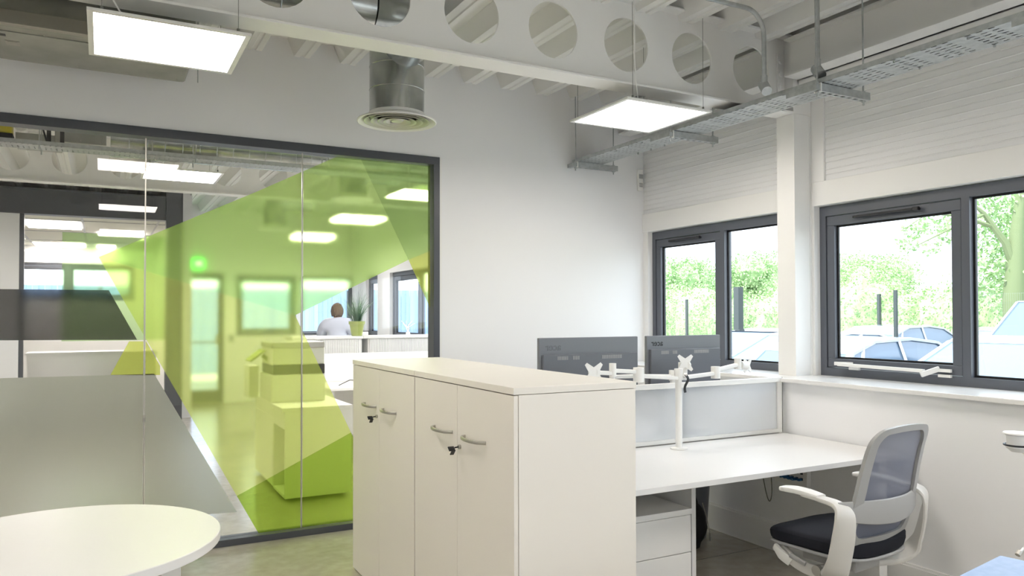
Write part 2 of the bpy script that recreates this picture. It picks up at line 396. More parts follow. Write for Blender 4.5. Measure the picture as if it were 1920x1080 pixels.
def window(name, y0, y1, z0, z1, splits, x=4.0, mt=None, vents=(), handle=False, axis='Y'):
    """grey aluminium window in the X plane; splits = list of (ya, yb, opening?)"""
    mt = mt or M['frame']
    if axis == 'Y': bx = lambda b, a, c, d0, d1, e, f, bev=0: b.box(x+d0, x+d1, a, c, e, f, bev)
    else: bx = lambda b, a, c, d0, d1, e, f, bev=0: b.box(a, c, x+d0, x+d1, e, f, bev)
    b = MB(); bx(b, y0, y1, 0, .07, z1-.06, z1); bx(b, y0, y1, 0, .07, z0, z0+.05); bx(b, y0, y0+.045, 0, .07, z0+.05, z1-.06); bx(b, y1-.045, y1, 0, .07, z0+.05, z1-.06)
    for i, (a, c, op) in enumerate(splits[:-1]): bx(b, c-.022, c+.022, 0, .07, z0+.05, z1-.06)
    fr = struct(name, b, mt)
    for i, (a, c, op) in enumerate(splits):
        a2 = a+(.045 if i == 0 else .022); c2 = c-(.045 if i == len(splits)-1 else .022)
        zz0, zz1 = z0+.05, z1-.06
        if op:
            t = .058; b = MB()
            g = .004; d = .006
            bx(b, a2+g, c2-g, d, .06, zz1-t-g, zz1-g, .003); bx(b, a2+g, c2-g, d, .06, zz0+g, zz0+t, .003)
            bx(b, a2+g, a2+t, d, .06, zz0+t, zz1-t-g, .003); bx(b, c2-t, c2-g, d, .06, zz0+t, zz1-t-g, .003)
            s = b.build('casement', mt, fr); ga, gc, gz0, gz1 = a2+t, c2-t, zz0+t, zz1-t-g
        else: s = fr; ga, gc, gz0, gz1 = a2, c2, zz0, zz1
        # glazing bead + pane
        b = MB(); t = .012
        bx(b, ga, gc, .03, .042, gz1-t, gz1); bx(b, ga, gc, .03, .042, gz0, gz0+t); bx(b, ga, ga+t, .03, .042, gz0+t, gz1-t); bx(b, gc-t, gc, .03, .042, gz0+t, gz1-t)
        b.build('gasket', M['black'], s)
        b = MB(); bx(b, ga, gc, .044, .050, gz0, gz1); b.build('pane', M['wglass'], s)
    return fr
w1 = window('window_1', 3.50, 5.01, 1.058, 2.115, [(3.50, 4.20, False), (4.20, 5.01, True)])
w2 = window('window_2', .55, 3.335, 1.058, 2.115, [(.55, 1.45, False), (1.45, 2.41, False), (2.41, 3.335, True)])
window('window_3', -3.0, .35, 1.058, 2.115, [(-3, -1.9, False), (-1.9, -.8, False), (-.8, .35, True)])
for wi, (ya, yb) in ((w1, (4.42, 4.78)), (w2, (2.66, 3.08))):       # trickle vents on the casement heads
    v = MB().box(3.978, 4.004, ya, yb, 2.02, 2.034, .003).build('trickle_vent', M['blk'], wi)
    MB().box(3.972, 3.99, ya-.005, ya+.03, 2.016, 2.038, .003).build('end_cap', M['blk'], v)
# restrictor bar at the foot of the open casement
hb = MB().bar((3.955, 3.17, 1.135), (3.955, 2.62, 1.13), .022, .018).build('restrictor_bar', M['wht'], w2, label='white opening bar across the casement foot')
MB().bar((3.945, 3.19, 1.14), (3.998, 3.10, 1.14), .02).box(3.985, 4.0, 3.05, 3.12, 1.105, 1.12).build('bracket', M['wht'], hb)
MB().bar((3.93, 2.62, 1.11), (3.998, 2.56, 1.145), .022, .026).box(3.985, 4.0, 2.49, 2.56, 1.10, 1.115).box(3.985, 4.0, 2.49, 2.56, 1.128, 1.145).build('bracket', M['wht'], hb)
for i, (a, c) in enumerate(holes):
    md = (a+c)/2
    sp = [(a, c, True)] if c-a < 1 else ([(a, a+.9, False), (a+.9, c, True)] if i == 2 else [(a, md, True), (md, c, False)])
    window('window_%d' % (4+i), a, c, 1.06, 2.1, sp, x=4.0)
window('window_8', 1.97, 2.96, 1.1, 2.12, [(1.97, 2.96, True)], x=YF+.04, axis='X', mt=M['dark'])
window('window_9', 3.03, 3.95, 1.1, 2.12, [(3.03, 3.95, False)], x=YF+.04, axis='X', mt=M['dark'])
window('window_10', -1.9, .6, 1.75, 2.5, [(-1.9, -.6, True), (-.6, .6, True)], x=17.82, axis='X', mt=M['dark'])
for i, (a, c) in enumerate(((-3.0, -1.3), (1.7, 3.4))): window('window_%d' % (11+i), a, c, 1.06, 2.1, [(a, (a+c)/2, False), ((a+c)/2, c, False)], x=-3.24, axis='X')  # unseen rear windows, added to let daylight in onto the ceiling
# dark glazed exit door in the far wall
b = MB().box(D0, D0+.09, YF+.02, YF+.10, 0, 2.14).box(D1-.09, D1, YF+.02, YF+.10, 0, 2.14).box(D0+.09, D1-.09, YF+.02, YF+.10, 2.02, 2.14).box(D0+.09, D1-.09, YF+.02, YF+.10, 0, .22)
d1 = struct('door_1', b, M['dark'])
MB().box(D0+.09, D1-.09, YF+.055, YF+.061, .22, 2.02).build('pane', M['wglass'], d1)
MB().cyl((D0+.12, YF, 1.0), (D1-.12, YF, 1.0), .014).box(D1-.13, D1-.09, YF-.01, YF+.04, .96, 1.12).build('push_bar', M['alu'], d1)

# ------------------------------------------------------------------ steel frame
def cell_beam(y, x0, x1, c0, nm, label, col=True):
    """white cellular steel beam along X with round openings"""
    b = MB(); ht, zb = 3.185, 2.697; yc = y+.075; r = .15; p = .4735; zc = 2.94; t = .006
    n = 32
    cs = [c0+p*k for k in range(-20, 20) if x0+.2 < c0+p*k < x1-.2]
    bm = b.bm
    for yy in (yc-t, yc+t):
        edges = sorted(cs)
        xa = x0
        for i, c in enumerate(edges):
            xb = (c+edges[i+1])/2 if i < len(edges)-1 else x1
            # square cell around the hole, split into fan of quads
            L, Rr, B_, T_ = xa, xb, zb+.012, ht-.012
            ang = [2*PI*k/n for k in range(n)]
            inn = [Vector((c+r*math.cos(a), yy, zc+r*math.sin(a))) for a in ang]
            out = []
            for a in ang:
                dx, dz = math.cos(a), math.sin(a); ks = []
                if dx > 1e-9: ks.append((Rr-c)/dx)
                if dx < -1e-9: ks.append((L-c)/dx)
                if dz > 1e-9: ks.append((T_-zc)/dz)
                if dz < -1e-9: ks.append((B_-zc)/dz)
                k = min(ks); out.append(Vector((c+dx*k, yy, zc+dz*k)))
            corners = [Vector((Rr, yy, T_)), Vector((L, yy, T_)), Vector((L, yy, B_)), Vector((Rr, yy, B_))]
            for k in range(n):
                k2 = (k+1) % n; ps = [inn[k], out[k]]
                o1, o2 = out[k], out[k2]
                if abs(o1.x-o2.x) > 1e-6 and abs(o1.z-o2.z) > 1e-6:
                    cc = min(corners, key=lambda q: (q-o1).length+(q-o2).length); ps.append(cc)
                ps += [out[k2], inn[k2]]
                bm.faces.new([bm.verts.new(q) for q in ps])
            xa = xb
    for c in cs:
        for k in range(n):
            a, a2 = 2*PI*k/n, 2*PI*(k+1)/n
            b.quad((c+r*math.cos(a), yc-t, zc+r*math.sin(a)), (c+r*math.cos(a2), yc-t, zc+r*math.sin(a2)), (c+r*math.cos(a2), yc+t, zc+r*math.sin(a2)), (c+r*math.cos(a), yc+t, zc+r*math.sin(a)))
    b.box(x0, x1, y, y+.15, zb, zb+.012, .002).box(x0, x1, y, y+.15, ht-.012, ht, .002)
    b.box(x1-.01, x1, y, y+.15, zb+.012, ht-.012)
    bmesh.ops.remove_doubles(bm, verts=bm.verts, dist=1e-5)
    o = b.build(nm, M['steelw'], smooth=False)
    tag(o, label, 'beam', 'perforated steel beams across the ceiling')
    return o
bm1 = cell_beam(3.35, -4.1, 3.80, 3.032, 'steel_beam', 'white steel beam with round holes nearest the camera, above the hanging light panels')
bt = MB()
for z in (2.80, 2.87, 2.945, 3.025): MB().tube([(3.742, 3.425-.006, z), (3.742, 3.425-.03, z)], .018, 6).build('bolt', M['steelw'], bm1)
MB().box(3.72, 3.765, 3.408, 3.4185, 2.74, 3.08).build('end_plate', M['steelw'], bm1)
cell_beam(8.36, -4.1, 3.94, 3.505, 'steel_beam', 'white steel beam with round holes beyond the glass partition')
def column(y, label):
    b = MB().box(3.80, 3.812, y, y+.14, 1.058, 2.697).box(3.938, 3.95, y, y+.14, 1.058, 2.697).box(3.812, 3.938, y+.004, y+.012, 1.058, 2.697).box(3.812, 3.938, y+.128, y+.136, 1.058, 2.697)
    b.box(3.80, 3.95, y, y+.14, 2.6975, 3.13)
    o = b.build('steel_column', M['steelw']); tag(o, label, 'column'); return o
column(3.355, 'white steel column standing on the window sill between the two windows')
# eaves beam along the window wall
b = MB().box(3.70, 3.82, -3.1, 3.34, 2.905, 2.917).box(3.755, 3.765, -3.1, 3.34, 2.917, 3.128).box(3.70, 3.82, -3.1, 3.34, 3.128, 3.139).box(3.83, 3.94, -3.1, 3.34, 2.87, 2.90)
tag(b.build('eaves_beam', M['steelw']), 'long white steel edge beam running along the top of the window wall', 'beam')
b = MB().box(3.70, 3.82, 3.51, 5.06, 2.905, 2.917).box(3.755, 3.765, 3.51, 5.06, 2.917, 3.128).box(3.70, 3.82, 3.51, 5.06, 3.128, 3.139)
tag(b.build('eaves_beam', M['steelw']), 'short white steel edge beam between the column and the back wall', 'beam')
# far dark bulkhead and column
o = MB().box(-4.09, .76, 11.45, 11.6, 2.76, 3.05).box(-4.09, .76, 11.43, 11.62, 3.05, 3.07).box(-4.09, .76, 11.43, 11.62, 2.74, 2.76).build('dark_steel_beam', M['dark']); tag(o, 'dark grey steel beam over the far meeting room glass', 'beam')
o = MB().box(.765, .785, 11.42, 11.63, 0, 3.13).box(.955, .975, 11.42, 11.63, 0, 3.13).box(.785, .955, 11.43, 11.45, 0, 3.13).build('dark_steel_column', M['dark']); tag(o, 'dark grey steel column at the end of the far meeting room glass', 'column')

# ------------------------------------------------------------------ glazed partition
gp = thing('glazed_partition', (.25, YP+.06, 0), 'large dark framed glass partition with green and frosted film shapes', 'partition')
b = MB(); fx0, fx1 = -1.62, 2.128; fz1 = 2.571; fw = .055
b.box(fx0, fx1, YP-.012, YP+.10, fz1-fw, fz1, .002).box(fx0, fx1, YP-.012, YP+.10, 0, .042, .002).box(fx1-.047, fx1, YP-.012, YP+.10, .042, fz1-fw, .002).box(fx0, fx0+.05, YP-.012, YP+.10, .042, fz1-fw, .002)
b.build('frame', M['dark'], gp)
MB().box(fx1, fx1+.018, YP-.004, YP+.01, 0, fz1).build('reveal_trim', M['trim'], gp)
GY = YP+.045
jx = [fx0+.05, -.72, .227, 1.166, fx1-.047]
panes = []
for a, c in zip(jx, jx[1:]):
    panes.append(MB().box(a+.002, c-.002, GY, GY+.010, .042, fz1-fw).build('glass_pane', M['glass'], gp))
for xj in jx[1:-1]:
    MB().box(xj-.0035, xj+.0035, GY-.002, GY+.012, .042, fz1-fw).build('joint', M['alu'], gp)
def cut(poly, x0, x1):
    """clip polygon (x,z) to x0..x1"""
    def clip(P, f, inter):
        R = []
        for i in range(len(P)):
            a, b_ = P[i-1], P[i]; ia, ib = f(a), f(b_)
            if ib:
                if not ia: R.append(inter(a, b_))
                R.append(b_)
            elif ia: R.append(inter(a, b_))
        return R
    def at(xc): return lambda a, b_: (xc, a[1]+(b_[1]-a[1])*(xc-a[0])/(b_[0]-a[0]))
    def atz(zc): return lambda a, b_: (a[0]+(b_[0]-a[0])*(zc-a[1])/(b_[1]-a[1]), zc)
    P = clip(poly, lambda q: q[0] >= x0, at(x0)); P = clip(P, lambda q: q[0] <= x1, at(x1)) if P else P
    P = clip(P, lambda q: q[1] >= .044, atz(.044)) if P else P; P = clip(P, lambda q: q[1] <= fz1-fw-.002, atz(fz1-fw-.002)) if P else P
    return P
films = [
    ('green_film', F_G, [(185, 482), (310, 430), (480, 360), (640, 290), (646, 280), (668, 280), (766, 487), (553, 591)]),
    ('deep_green_film', F_GD, [(668, 280), (830, 290), (830, 460.5), (766, 487)]),
    ('yellow_film', F_YL, [(766, 487), (830, 460.5), (830, 628), (812, 590)]),
    ('yellow_green_film', F_Y, [(185, 482), (553, 591), (658, 811), (444, 930)]),
    ('olive_film', F_YD, [(444, 930), (658, 811), (760, 1010), (760, 1060), (520, 1060)]),
    ('lime_film', F_YL, [(242, 640), (274, 640), (300, 686), (300, 703), (207, 703)]),
    ('frosted_film', F_FR, [(-420, 718), (0, 709), (289, 701), (444, 960), (391, 964), (0, 1010), (-420, 1060)]),
    ('smoke_film', F_DK, [(-420, 540), (0, 542), (204, 544), (257, 637), (-420, 640)]),
]
for nm, mt, pp in films:
    pl = [(lambda q: (q.x, q.z))(onY(px, py, GY)) for px, py in pp]
    for (a, c), pane in zip(zip(jx, jx[1:]), panes):
        P = cut(pl, a+.006, c-.006)
        if len(P) < 3: continue
        b = MB(); b.prism(P, fXZ, GY-.0025, GY-.0005); b.build(nm, mt, pane)

# ------------------------------------------------------------------ light panels
def light_panel(x0, y0, z=2.6, sx=.60, sy=.575, label='', wires=True, cable=True):
    t = thing('light_panel', (x0+sx/2, y0+sy/2, z), label, 'light', 'square hanging light panels')
    f = .022; b = MB()
    b.box(x0, x0+sx, y0, y0+f, z, z+.011).box(x0, x0+sx, y0+sy-f, y0+sy, z, z+.011).box(x0, x0+f, y0+f, y0+sy-f, z, z+.011).box(x0+sx-f, x0+sx, y0+f, y0+sy-f, z, z+.011)
    b.box(x0+f, x0+sx-f, y0+f, y0+sy-f, z+.008, z+.011)
    b.build('frame', M['wht'], t)
    MB().box(x0+f, x0+sx-f, y0+f, y0+sy-f, z+.003, z+.0075).build('diffuser', M['panel2' if y0 > YP else 'panel'], t)
    if wires:
        for i, (wx, wy) in enumerate(((x0+.05, y0+.02), (x0+sx-.05, y0+.02), (x0+.05, y0+sy-.012), (x0+sx-.05, y0+sy-.012))):
            MB().cyl((wx, wy, z+.02), (wx, wy, 3.14), .0013, 6).cyl((wx, wy, z+.011), (wx, wy, z+.028), .006, 8).build('hanging_wire', M['cable'], t)
    if cable:
        cx, cy = x0+.055, y0+.03
        MB().tube([(cx+.09, cy+.05, z+.015), (cx+.06, cy+.03, z+.03), (cx+.03, cy, z+.07), (cx+.012, cy-.01, z+.13), (cx+.006, cy-.012, 2.9), (cx+.006, cy-.012, 3.145)], .0035, 8).build('cable', M['wht'], t)
    return t
light_panel(-.06, 3.29, label='lit square light panel hanging top left, in front of the galvanised duct unit')
light_panel(2.475, 3.30, label='lit square light panel hanging top right of centre, beside the cable tray')
for (x0, y0, l) in ((-.06, .7, 'light panel out of view behind the camera, above the round table'), (2.475, .7, 'light panel out of view to the right of the camera'), (-2.6, 3.29, 'light panel out of view to the left of the partition'), (-2.6, .7, 'light panel out of view far left behind the camera'), (-.06, -1.9, 'rear light panel out of view behind the camera, left one'), (2.475, -1.9, 'rear light panel out of view behind the camera, right one')):
    light_panel(x0, y0, label=l)
light_panel(.275, 6.6, label='lit light panel seen through the clear glass, below the spiral duct')
light_panel(2.43, 6.65, label='lit light panel seen through the green film at its upper right corner')
light_panel(2.43, 8.75, label='lit light panel seen through the green film beneath the green duct drop')
light_panel(2.45, 11.1, label='farthest lit light panel seen through the green film at the glass joint')
light_panel(-1.6, 6.6, label='added unseen light panel beyond the partition to the left, brightening the far room')  # this and the next two: hidden panels added to brighten the far room
light_panel(3.0, 5.6, label='added hidden light panel beyond the glass close to the window wall, brightening the far room')
light_panel(-1.6, 9.3, label='added unseen light panel beyond the glass near the dark steel beam, brightening the far room')

# ------------------------------------------------------------------ cable tray
def cable_tray(x0, x1, y0, y1, z, struts, label, group=None, along='Y'):
    t = thing('cable_tray', ((x0+x1)/2, (y0+y1)/2, z), label, 'cable tray', 'galvanised cable trays')
    if along == 'Y':
        MB().box(x0, x1, y0, y1, z, z+.0015).build('tray_base', M['tray'], t)
        MB().box(x0-.0015, x0, y0, y1, z, z+.026).box(x1, x1+.0015, y0, y1, z, z+.026).box(x0, x0+.008, y0, y1, z+.0245, z+.026).box(x1-.008, x1, y0, y1, z+.0245, z+.026).build('tray_side', M['galv'], t)
        for sy in struts:
            ya = min(sy+.2, YP-.001)
            b = MB().box(x0-.01, x0+.375, sy, sy+.003, z-.044, z-.003).box(x0-.01, x0+.375, sy+.038, sy+.041, z-.044, z-.003).box(x0-.01, x0+.375, sy+.003, sy+.012, z-.044, z-.041).box(x0-.01, x0+.375, sy+.029, sy+.038, z-.044, z-.041).box(x0-.04, x0-.012, sy+.002, ya, z-.04, z-.01)
            for k in range(8): b.box(x0-.006+k*.05, x0+.018+k*.05, sy+.012, sy+.029, z-.044, z-.041)
            s = b.build('support_channel', M['galv'], t)
            b = MB().box(x0-.012, x0-.004, sy-.002, sy+.043, z-.046, z-.001); b.build('end_cap', M['wht'], s)
            for rx in (x0-.03+.015, x0+.345):
                MB().cyl((rx, sy+.02, z-.07), (rx, sy+.02, 3.14), .0045, 8).cyl((rx, sy+.02, z-.052), (rx, sy+.02, z-.044), .011, 6).cyl((rx, sy+.02, z-.003), (rx, sy+.02, z+.005), .011, 6).build('threaded_rod', M['galv'], t)
        MB().box(x0+.02, x1-.03, y0, y1, z+.002, z+.012).build('cables', M['blk'], t)  # flat black slab added inside the tray so its slots look dark
        for yy in (1.72, 1.95, 2.3, 4.2, 4.35, 4.5):
            for xx in (x0+.02, x1-.02): MB().cyl((xx, yy, z-.012), (xx, yy, z), .006, 6).build('bolt', M['galv'], t)
    else:
        MB().box(x0, x1, y0, y1, z, z+.0015).build('tray_base', M['tray'], t)
        MB().box(x0, x1, y0, y0+.0015, z, z+.03).box(x0, x1, y1-.0015, y1, z, z+.03).build('tray_side', M['galv'], t)
        for sx in struts:
            for yy in (y0+.01, y1+.03): MB().cyl((sx, yy, z-.03), (sx, yy, 3.14), .0045, 8).build('threaded_rod', M['galv'], t)
    return t
cable_tray(3.255, 3.49, -3.0, 5.06, 2.632, [4.97, 3.84, 2.69, 1.54, .39], 'perforated galvanised cable tray hanging parallel to the window wall')
cable_tray(-4.0, 3.9, 6.33, 6.52, 2.65, [-.4, .63, 1.66, 2.7], 'galvanised cable tray behind the top of the glass partition', along='X')
# conduits dropping to the tray
def conduit(pts, label, zb):
    o = thing('conduit', pts[0], label, 'conduit')
    MB().tube(pts, .0125, 12).build('pipe', M['galv'], o)
    x, y, z = pts[0]
    MB().cyl((x, y, z-.012), (x, y, z+.05), .017, 12).cyl((x-.012, y-.03, z-.045), (x+.012, y+.02, z+.01), .028, 16).build('box_fitting', M['galv'], o)
    return o
P0 = onY(1433, 165, 3.02); cx, cy = P0.x, P0.y
arc = [(cx, cy, 2.70), (cx, cy, 2.95)] + [(cx-.13*(1-math.cos(a)), cy, 2.97+.13*math.sin(a)) for a in [PI/2*k/8 for k in range(9)]] + [(cx-.5, cy, 3.10)]
conduit(arc, 'bent steel conduit dropping from the ceiling to the cable tray in front of the beam', 2.7)
P1 = onY(1533, 130, 2.74)
conduit([(P1.x, P1.y, 2.72), (P1.x, P1.y, 3.14)], 'straight steel conduit dropping to the cable tray near the bracket', 2.7)

# ------------------------------------------------------------------ ducts
def duct_pipe(pts, r, seams, parent, name='duct'):
    b = MB().tube(pts, r, 36)
    for i in range(len(pts)-1):
        p, q = Vector(pts[i]), Vector(pts[i+1]); L = (q-p).length; n = int(L/seams)
        for k in range(1, n+1):
            c = p+(q-p)*(k*seams/L); d = (q-p).normalized()
            b.tube([c-d*.004, c, c+d*.004], [r-.001, r+.003, r-.001], 36, cap=False)
    return b.build(name, M['duct'], parent)
dd = thing('air_diffuser_duct', (1.555, 4.36, 2.6), 'short vertical galvanised duct with a round air diffuser in front of the grey wall', 'air duct')
cx, cy = 1.555, 4.36
duct_pipe([(cx, cy, 2.645), (cx, cy, 3.04)], .163, .14, dd, 'drop')
# elbow back towards the beam
el = [(cx, cy, 2.95), (cx, cy-.02, 2.985), (cx, cy-.09, 3.0), (cx, cy-.5, 3.0)]
MB().tube([(cx, cy, 3.012), (cx, cy-.15, 3.012), (cx, cy-.32, 3.010), (cx-.04, cy-.5, 3.0), (cx-.16, cy-.62, 2.985), (cx-.4, cy-.66, 2.975)], [.12, .12, .12, .125, .135, .145], 30).build('elbow', M['duct'], dd)
duct_pipe([(cx-.385, cy-.66, 2.975), (-4.0, cy-.66, 2.975)], .145, .15, dd, 'run')
b = MB().lathe([(.168, .05), (.168, .02), (.235, .008), (.238, .0), (.232, -.004), (.215, .004), (.19, .02), (.165, .035)], (cx, cy, 2.6), 48)
b.build('diffuser_rim', M['steelw'], dd)
b = MB()
for r in (.195, .155, .115, .08): b.lathe([(r-.030, .030), (r-.006, .006), (r+.001, .003), (r+.002, .0), (r-.006, .001), (r-.012, .004), (r-.033, .028)], (cx, cy, 2.6), 40)
b.lathe([(.0001, .0), (.035, .004), (.048, .02), (.05, .03), (.0001, .03)], (cx, cy, 2.6), 30)
b.build('diffuser_cone', M['satin'], dd)
MB().lathe([(.155, .045), (.155, .04), (.001, .04)], (cx, cy, 2.6), 30).build('throat_shade', M['dark'], dd)  # dark disc paints in the shade between the diffuser cones
# horizontal spiral duct beyond the partition
hd = thing('spiral_duct', (.8, 6.86, 2.85), 'horizontal spiral duct seen through the top of the glass partition', 'air duct')
duct_pipe([(.05, 6.86, 2.87), (3.8, 6.86, 2.87)], .16, .13, hd, 'run')
for (x, y, zt, zb_, l) in ((2.33, 7.9, 3.1, 2.66, 'nearer duct drop seen through green film above a light'), (2.05, 10.6, 3.1, 2.60, 'farther duct drop with elbow seen through green film')):
    t = thing('duct_drop', (x, y, zb_), l, 'air duct')
    duct_pipe([(x, y, zb_+.03), (x, y, zt-.2)], .15, .14, t, 'drop')
    MB().tube([(x, y, zt-.2), (x+.02, y, zt-.13), (x+.09, y, zt-.1), (x+.5, y, zt-.1)], .15, 24).build('elbow', M['duct'], t)
    MB().lathe([(.155, .05), (.16, .02), (.22, .008), (.225, 0), (.001, .0)], (x, y, zb_), 32).build('diffuser_rim', M['steelw'], t)
# ducted fan-coil unit, top left
fu = thing('duct_unit', (0, 4.5, 2.8), 'grey galvanised ducted air unit hanging above the partition at top left', 'air unit')
x0, x1 = -.50, .42
MB().box(x0, x1, 4.25, 4.83, 2.80, 3.08, .02, 3).build('casing', M['unit'], fu)
MB().box(x0-.05, x1+.02, 4.21, 4.235, 2.80, 2.865, .002).box(x0-.05, x1+.02, 4.235, 4.25, 2.80, 2.806).build('flange_rail', M['alu'], fu)
MB().box(x0+.05, x1-.03, 4.33, 4.80, 2.7955, 2.7995, .0015).build('access_panel', M['unit'], fu)
MB().box(-1.6, .30, 3.93, 4.20, 2.955, 3.10, .004).build('plenum', M['unit'], fu)
b = MB().tube([(-.30+.1*math.cos(a), 4.07+.1*math.sin(a), 2.952) for a in [2*PI*k/30 for k in range(30)]], .005, 8, closed=True); b.build('spigot_ring', M['unit'], fu)
b = MB()
for k in range(7): b.lathe([(.006, 0), (.004, -.004), (.001, -.005)], (x0+.12+k*.125, 4.30 if k % 2 else 4.76, 2.7955), 8)
for k in range(8): b.lathe([(.005, 0), (.003, -.004), (.001, -.005)], (-.5+k*.1, 4.17, 2.955), 8)
b.build('rivets', M['alu'], fu)
MB().box(-.43, -.37, 4.46, 4.53, 2.793, 2.7955).box(-.42, -.38, 4.47, 4.52, 2.7915, 2.793).build('latch', M['alu'], fu)
MB().box(-.47, -.42, 4.37, 4.40, 2.794, 2.7955).build('sticker', M['blk'], fu)
MB().cyl((.455, 4.5, 2.72), (.455, 4.5, 3.14), .003, 6).build('threaded_rod', M['galv'], fu)
# kit above the glass, beyond
t = thing('galvanised_box', (-.15, 6.75, 2.8), 'pale galvanised box above the cable tray beyond the glass', 'box')
MB().box(-.32, .02, 6.6, 6.95, 2.74, 2.92, .004).box(-.57, -.28, 6.65, 6.85, 2.70, 2.79).build('body', M['unit'], t)
b = MB()
for k in range(3): b.lathe([(.006, 0), (.003, -.004)], (-.28+k*.13, 6.6, 2.76), 8, 'y')
b.build('rivets', M['alu'], t)
o = MB().box(-.80, -.585, 6.56, 6.7, 2.76, 2.9, .01).build('yellow_box', M['yel']); tag(o, 'yellow plastic box above the cable tray at far left beyond the glass', 'box')
MB().box(-.80, -.58, 6.55, 6.69, 2.71, 2.758).build('base', M['blk'], o)
o = MB().tube([(-.53+.035*math.cos(a), 6.58, 2.83+.035*math.sin(a)) for a in [2*PI*k/24 for k in range(24)]], .012, 8, closed=True).build('pipe_collar', M['wht']); tag(o, 'white round pipe collar beside the yellow box', 'pipe')
for i, (xa, xb) in enumerate(((-.47, -.36), (-.355, -.355), (-.27, -.27))):
    o = MB().sweep([(xa, 6.56, 3.12), ((xa+xb)/2, 6.56, 2.9), (xb, 6.56, 2.69)], .012 if i == 0 else .028, .004, (1, 0, 0)).build('black_strap', M['blk'])
    tag(o, ['slanting thin black strap beside the yellow box', 'narrow upright black strap left of the wide one', 'widest upright black strap above the tray'][i], 'strap', 'black straps above the far cable tray')
o = MB().lathe([(.001, 2.70), (.10, 2.705), (.15, 2.73), (.155, 2.75), (.1, 2.77), (.001, 2.775)], (.26, 7.0, 0), 32).build('ceiling_dome', M['wht']); tag(o, 'white round ceiling dome beyond the glass beside the glass joint', 'dome')

# ------------------------------------------------------------------ remote controller on the back wall
t = thing('wall_controller', (3.93, YP, 2.47), 'white air conditioning remote in a holder at the wall corner', 'remote control')
MB().box(3.893, 3.945, YP-.022, YP-.0005, 2.465, 2.64, .006).build('holder', M['wht'], t)
MB().box(3.900, 3.938, YP-.027, YP-.022, 2.565, 2.60).build('screen', M['chairg'], t)
b = MB()
for r in range(3):
    for c in range(3): b.box(3.903+c*.012, 3.912+c*.012, YP-.025, YP-.022, 2.495+r*.012, 2.503+r*.012)
b.build('buttons', M['chairg'], t)

# ------------------------------------------------------------------ storage cabinets
def cabinet(y0, y1, split, labels, keyside, notch):
    t = thing('storage_cabinet', (1.53, (y0+y1)/2, 0), labels, 'cabinet', 'tall white two-door cabinets')
    xf = 1.267
    MB().box(xf, 1.80, y0, y1, 1.160, 1.185, .0015).build('top', M['lamc'], t)
    MB().box(xf+.022, 1.797, y0+.003, y1-.003, 0.005, 1.158).build('body', M['lamc'], t)
    hz = .960
    for k, (a, c) in enumerate(((y0+.004, split-.0015), (split+.0015, y1-.004))):
        d = MB().box(xf+.003, xf+.020, a, c, .006, 1.156, .001).build('door', M['lamc'], t)
        # bow handle near the split
        if k == 0: ha, hb_ = c-.07-.19, c-.07
        else: ha, hb_ = a+.045, a+.045+.19
        n = 9; pts = [(xf-.004-.030*math.sin(PI*i/(n-1))**.6, ha+(hb_-ha)*i/(n-1), hz) for i in range(n)]
        pts = [(xf+.003, ha, hz)]+pts[1:-1]+[(xf+.003, hb_, hz)]
        MB().sweep(pts, .014, .010, (0, 0, 1), 3).build('handle', M['alu'], d)
        if k == keyside:
            ky = (c-.028) if k == 0 else (a+.03); kz = .912
            l = MB().cyl((xf+.003, ky, kz), (xf-.006, ky, kz), .009, 14).build('lock', M['alu'], d)
            MB().cyl((xf-.006, ky, kz), (xf-.022, ky, kz-.002), .003, 8).obox((xf-.034, ky+.004, kz-.006), (1, 0, 0), (0, .8, .6), (0, -.6, .8), .013, .011, .0025, .001).obox((xf-.026, ky+.010, kz-.022), (0, .7, -.7), (1, 0, 0), (0, .7, .7), .014, .008, .002).build('key', M['blk'], l)
    return t
cabinet(2.352, 3.315, 2.838, 'near tall white two-door cabinet, its blank side panel facing the camera', 0, 0)
cabinet(3.320, 4.297, 3.826, 'farther tall white two-door cabinet beside the green glass', 1, 0)

# ------------------------------------------------------------------ desks
DT = .73
t = thing('office_desk', (2.7, 2.9, 0), 'white bench desk in front of the frosted screen, with the mesh chair', 'desk')
MB().box(1.84, 3.618, 2.50, 3.285, DT-.025, DT, .0015).build('desk_top', M['desk'], t)
MB().box(2.42, 2.445, 2.75, 3.25, 0, DT-.026).build('panel_leg', M['lam'], t)
MB().box(3.46, 3.52, 2.54, 2.60, 0, DT-.026).build('leg', M['lam'], t)
MB().box(1.86, 1.885, 2.55, 3.25, 0, DT-.026).build('leg', M['lam'], t)
t = thing('office_desk', (2.7, 3.7, 0), 'white bench desk behind the frosted screen, carrying the two monitors', 'desk')
MB().box(1.84, 3.618, 3.325, 4.11, DT-.025, DT, .0015).build('desk_top', M['desk'], t)
MB().box(1.86, 1.885, 3.36, 4.06, 0, DT-.026).build('leg', M['lam'], t)
MB().box(2.42, 2.445, 3.36, 4.0, 0, DT-.026).build('panel_leg', M['lam'], t)
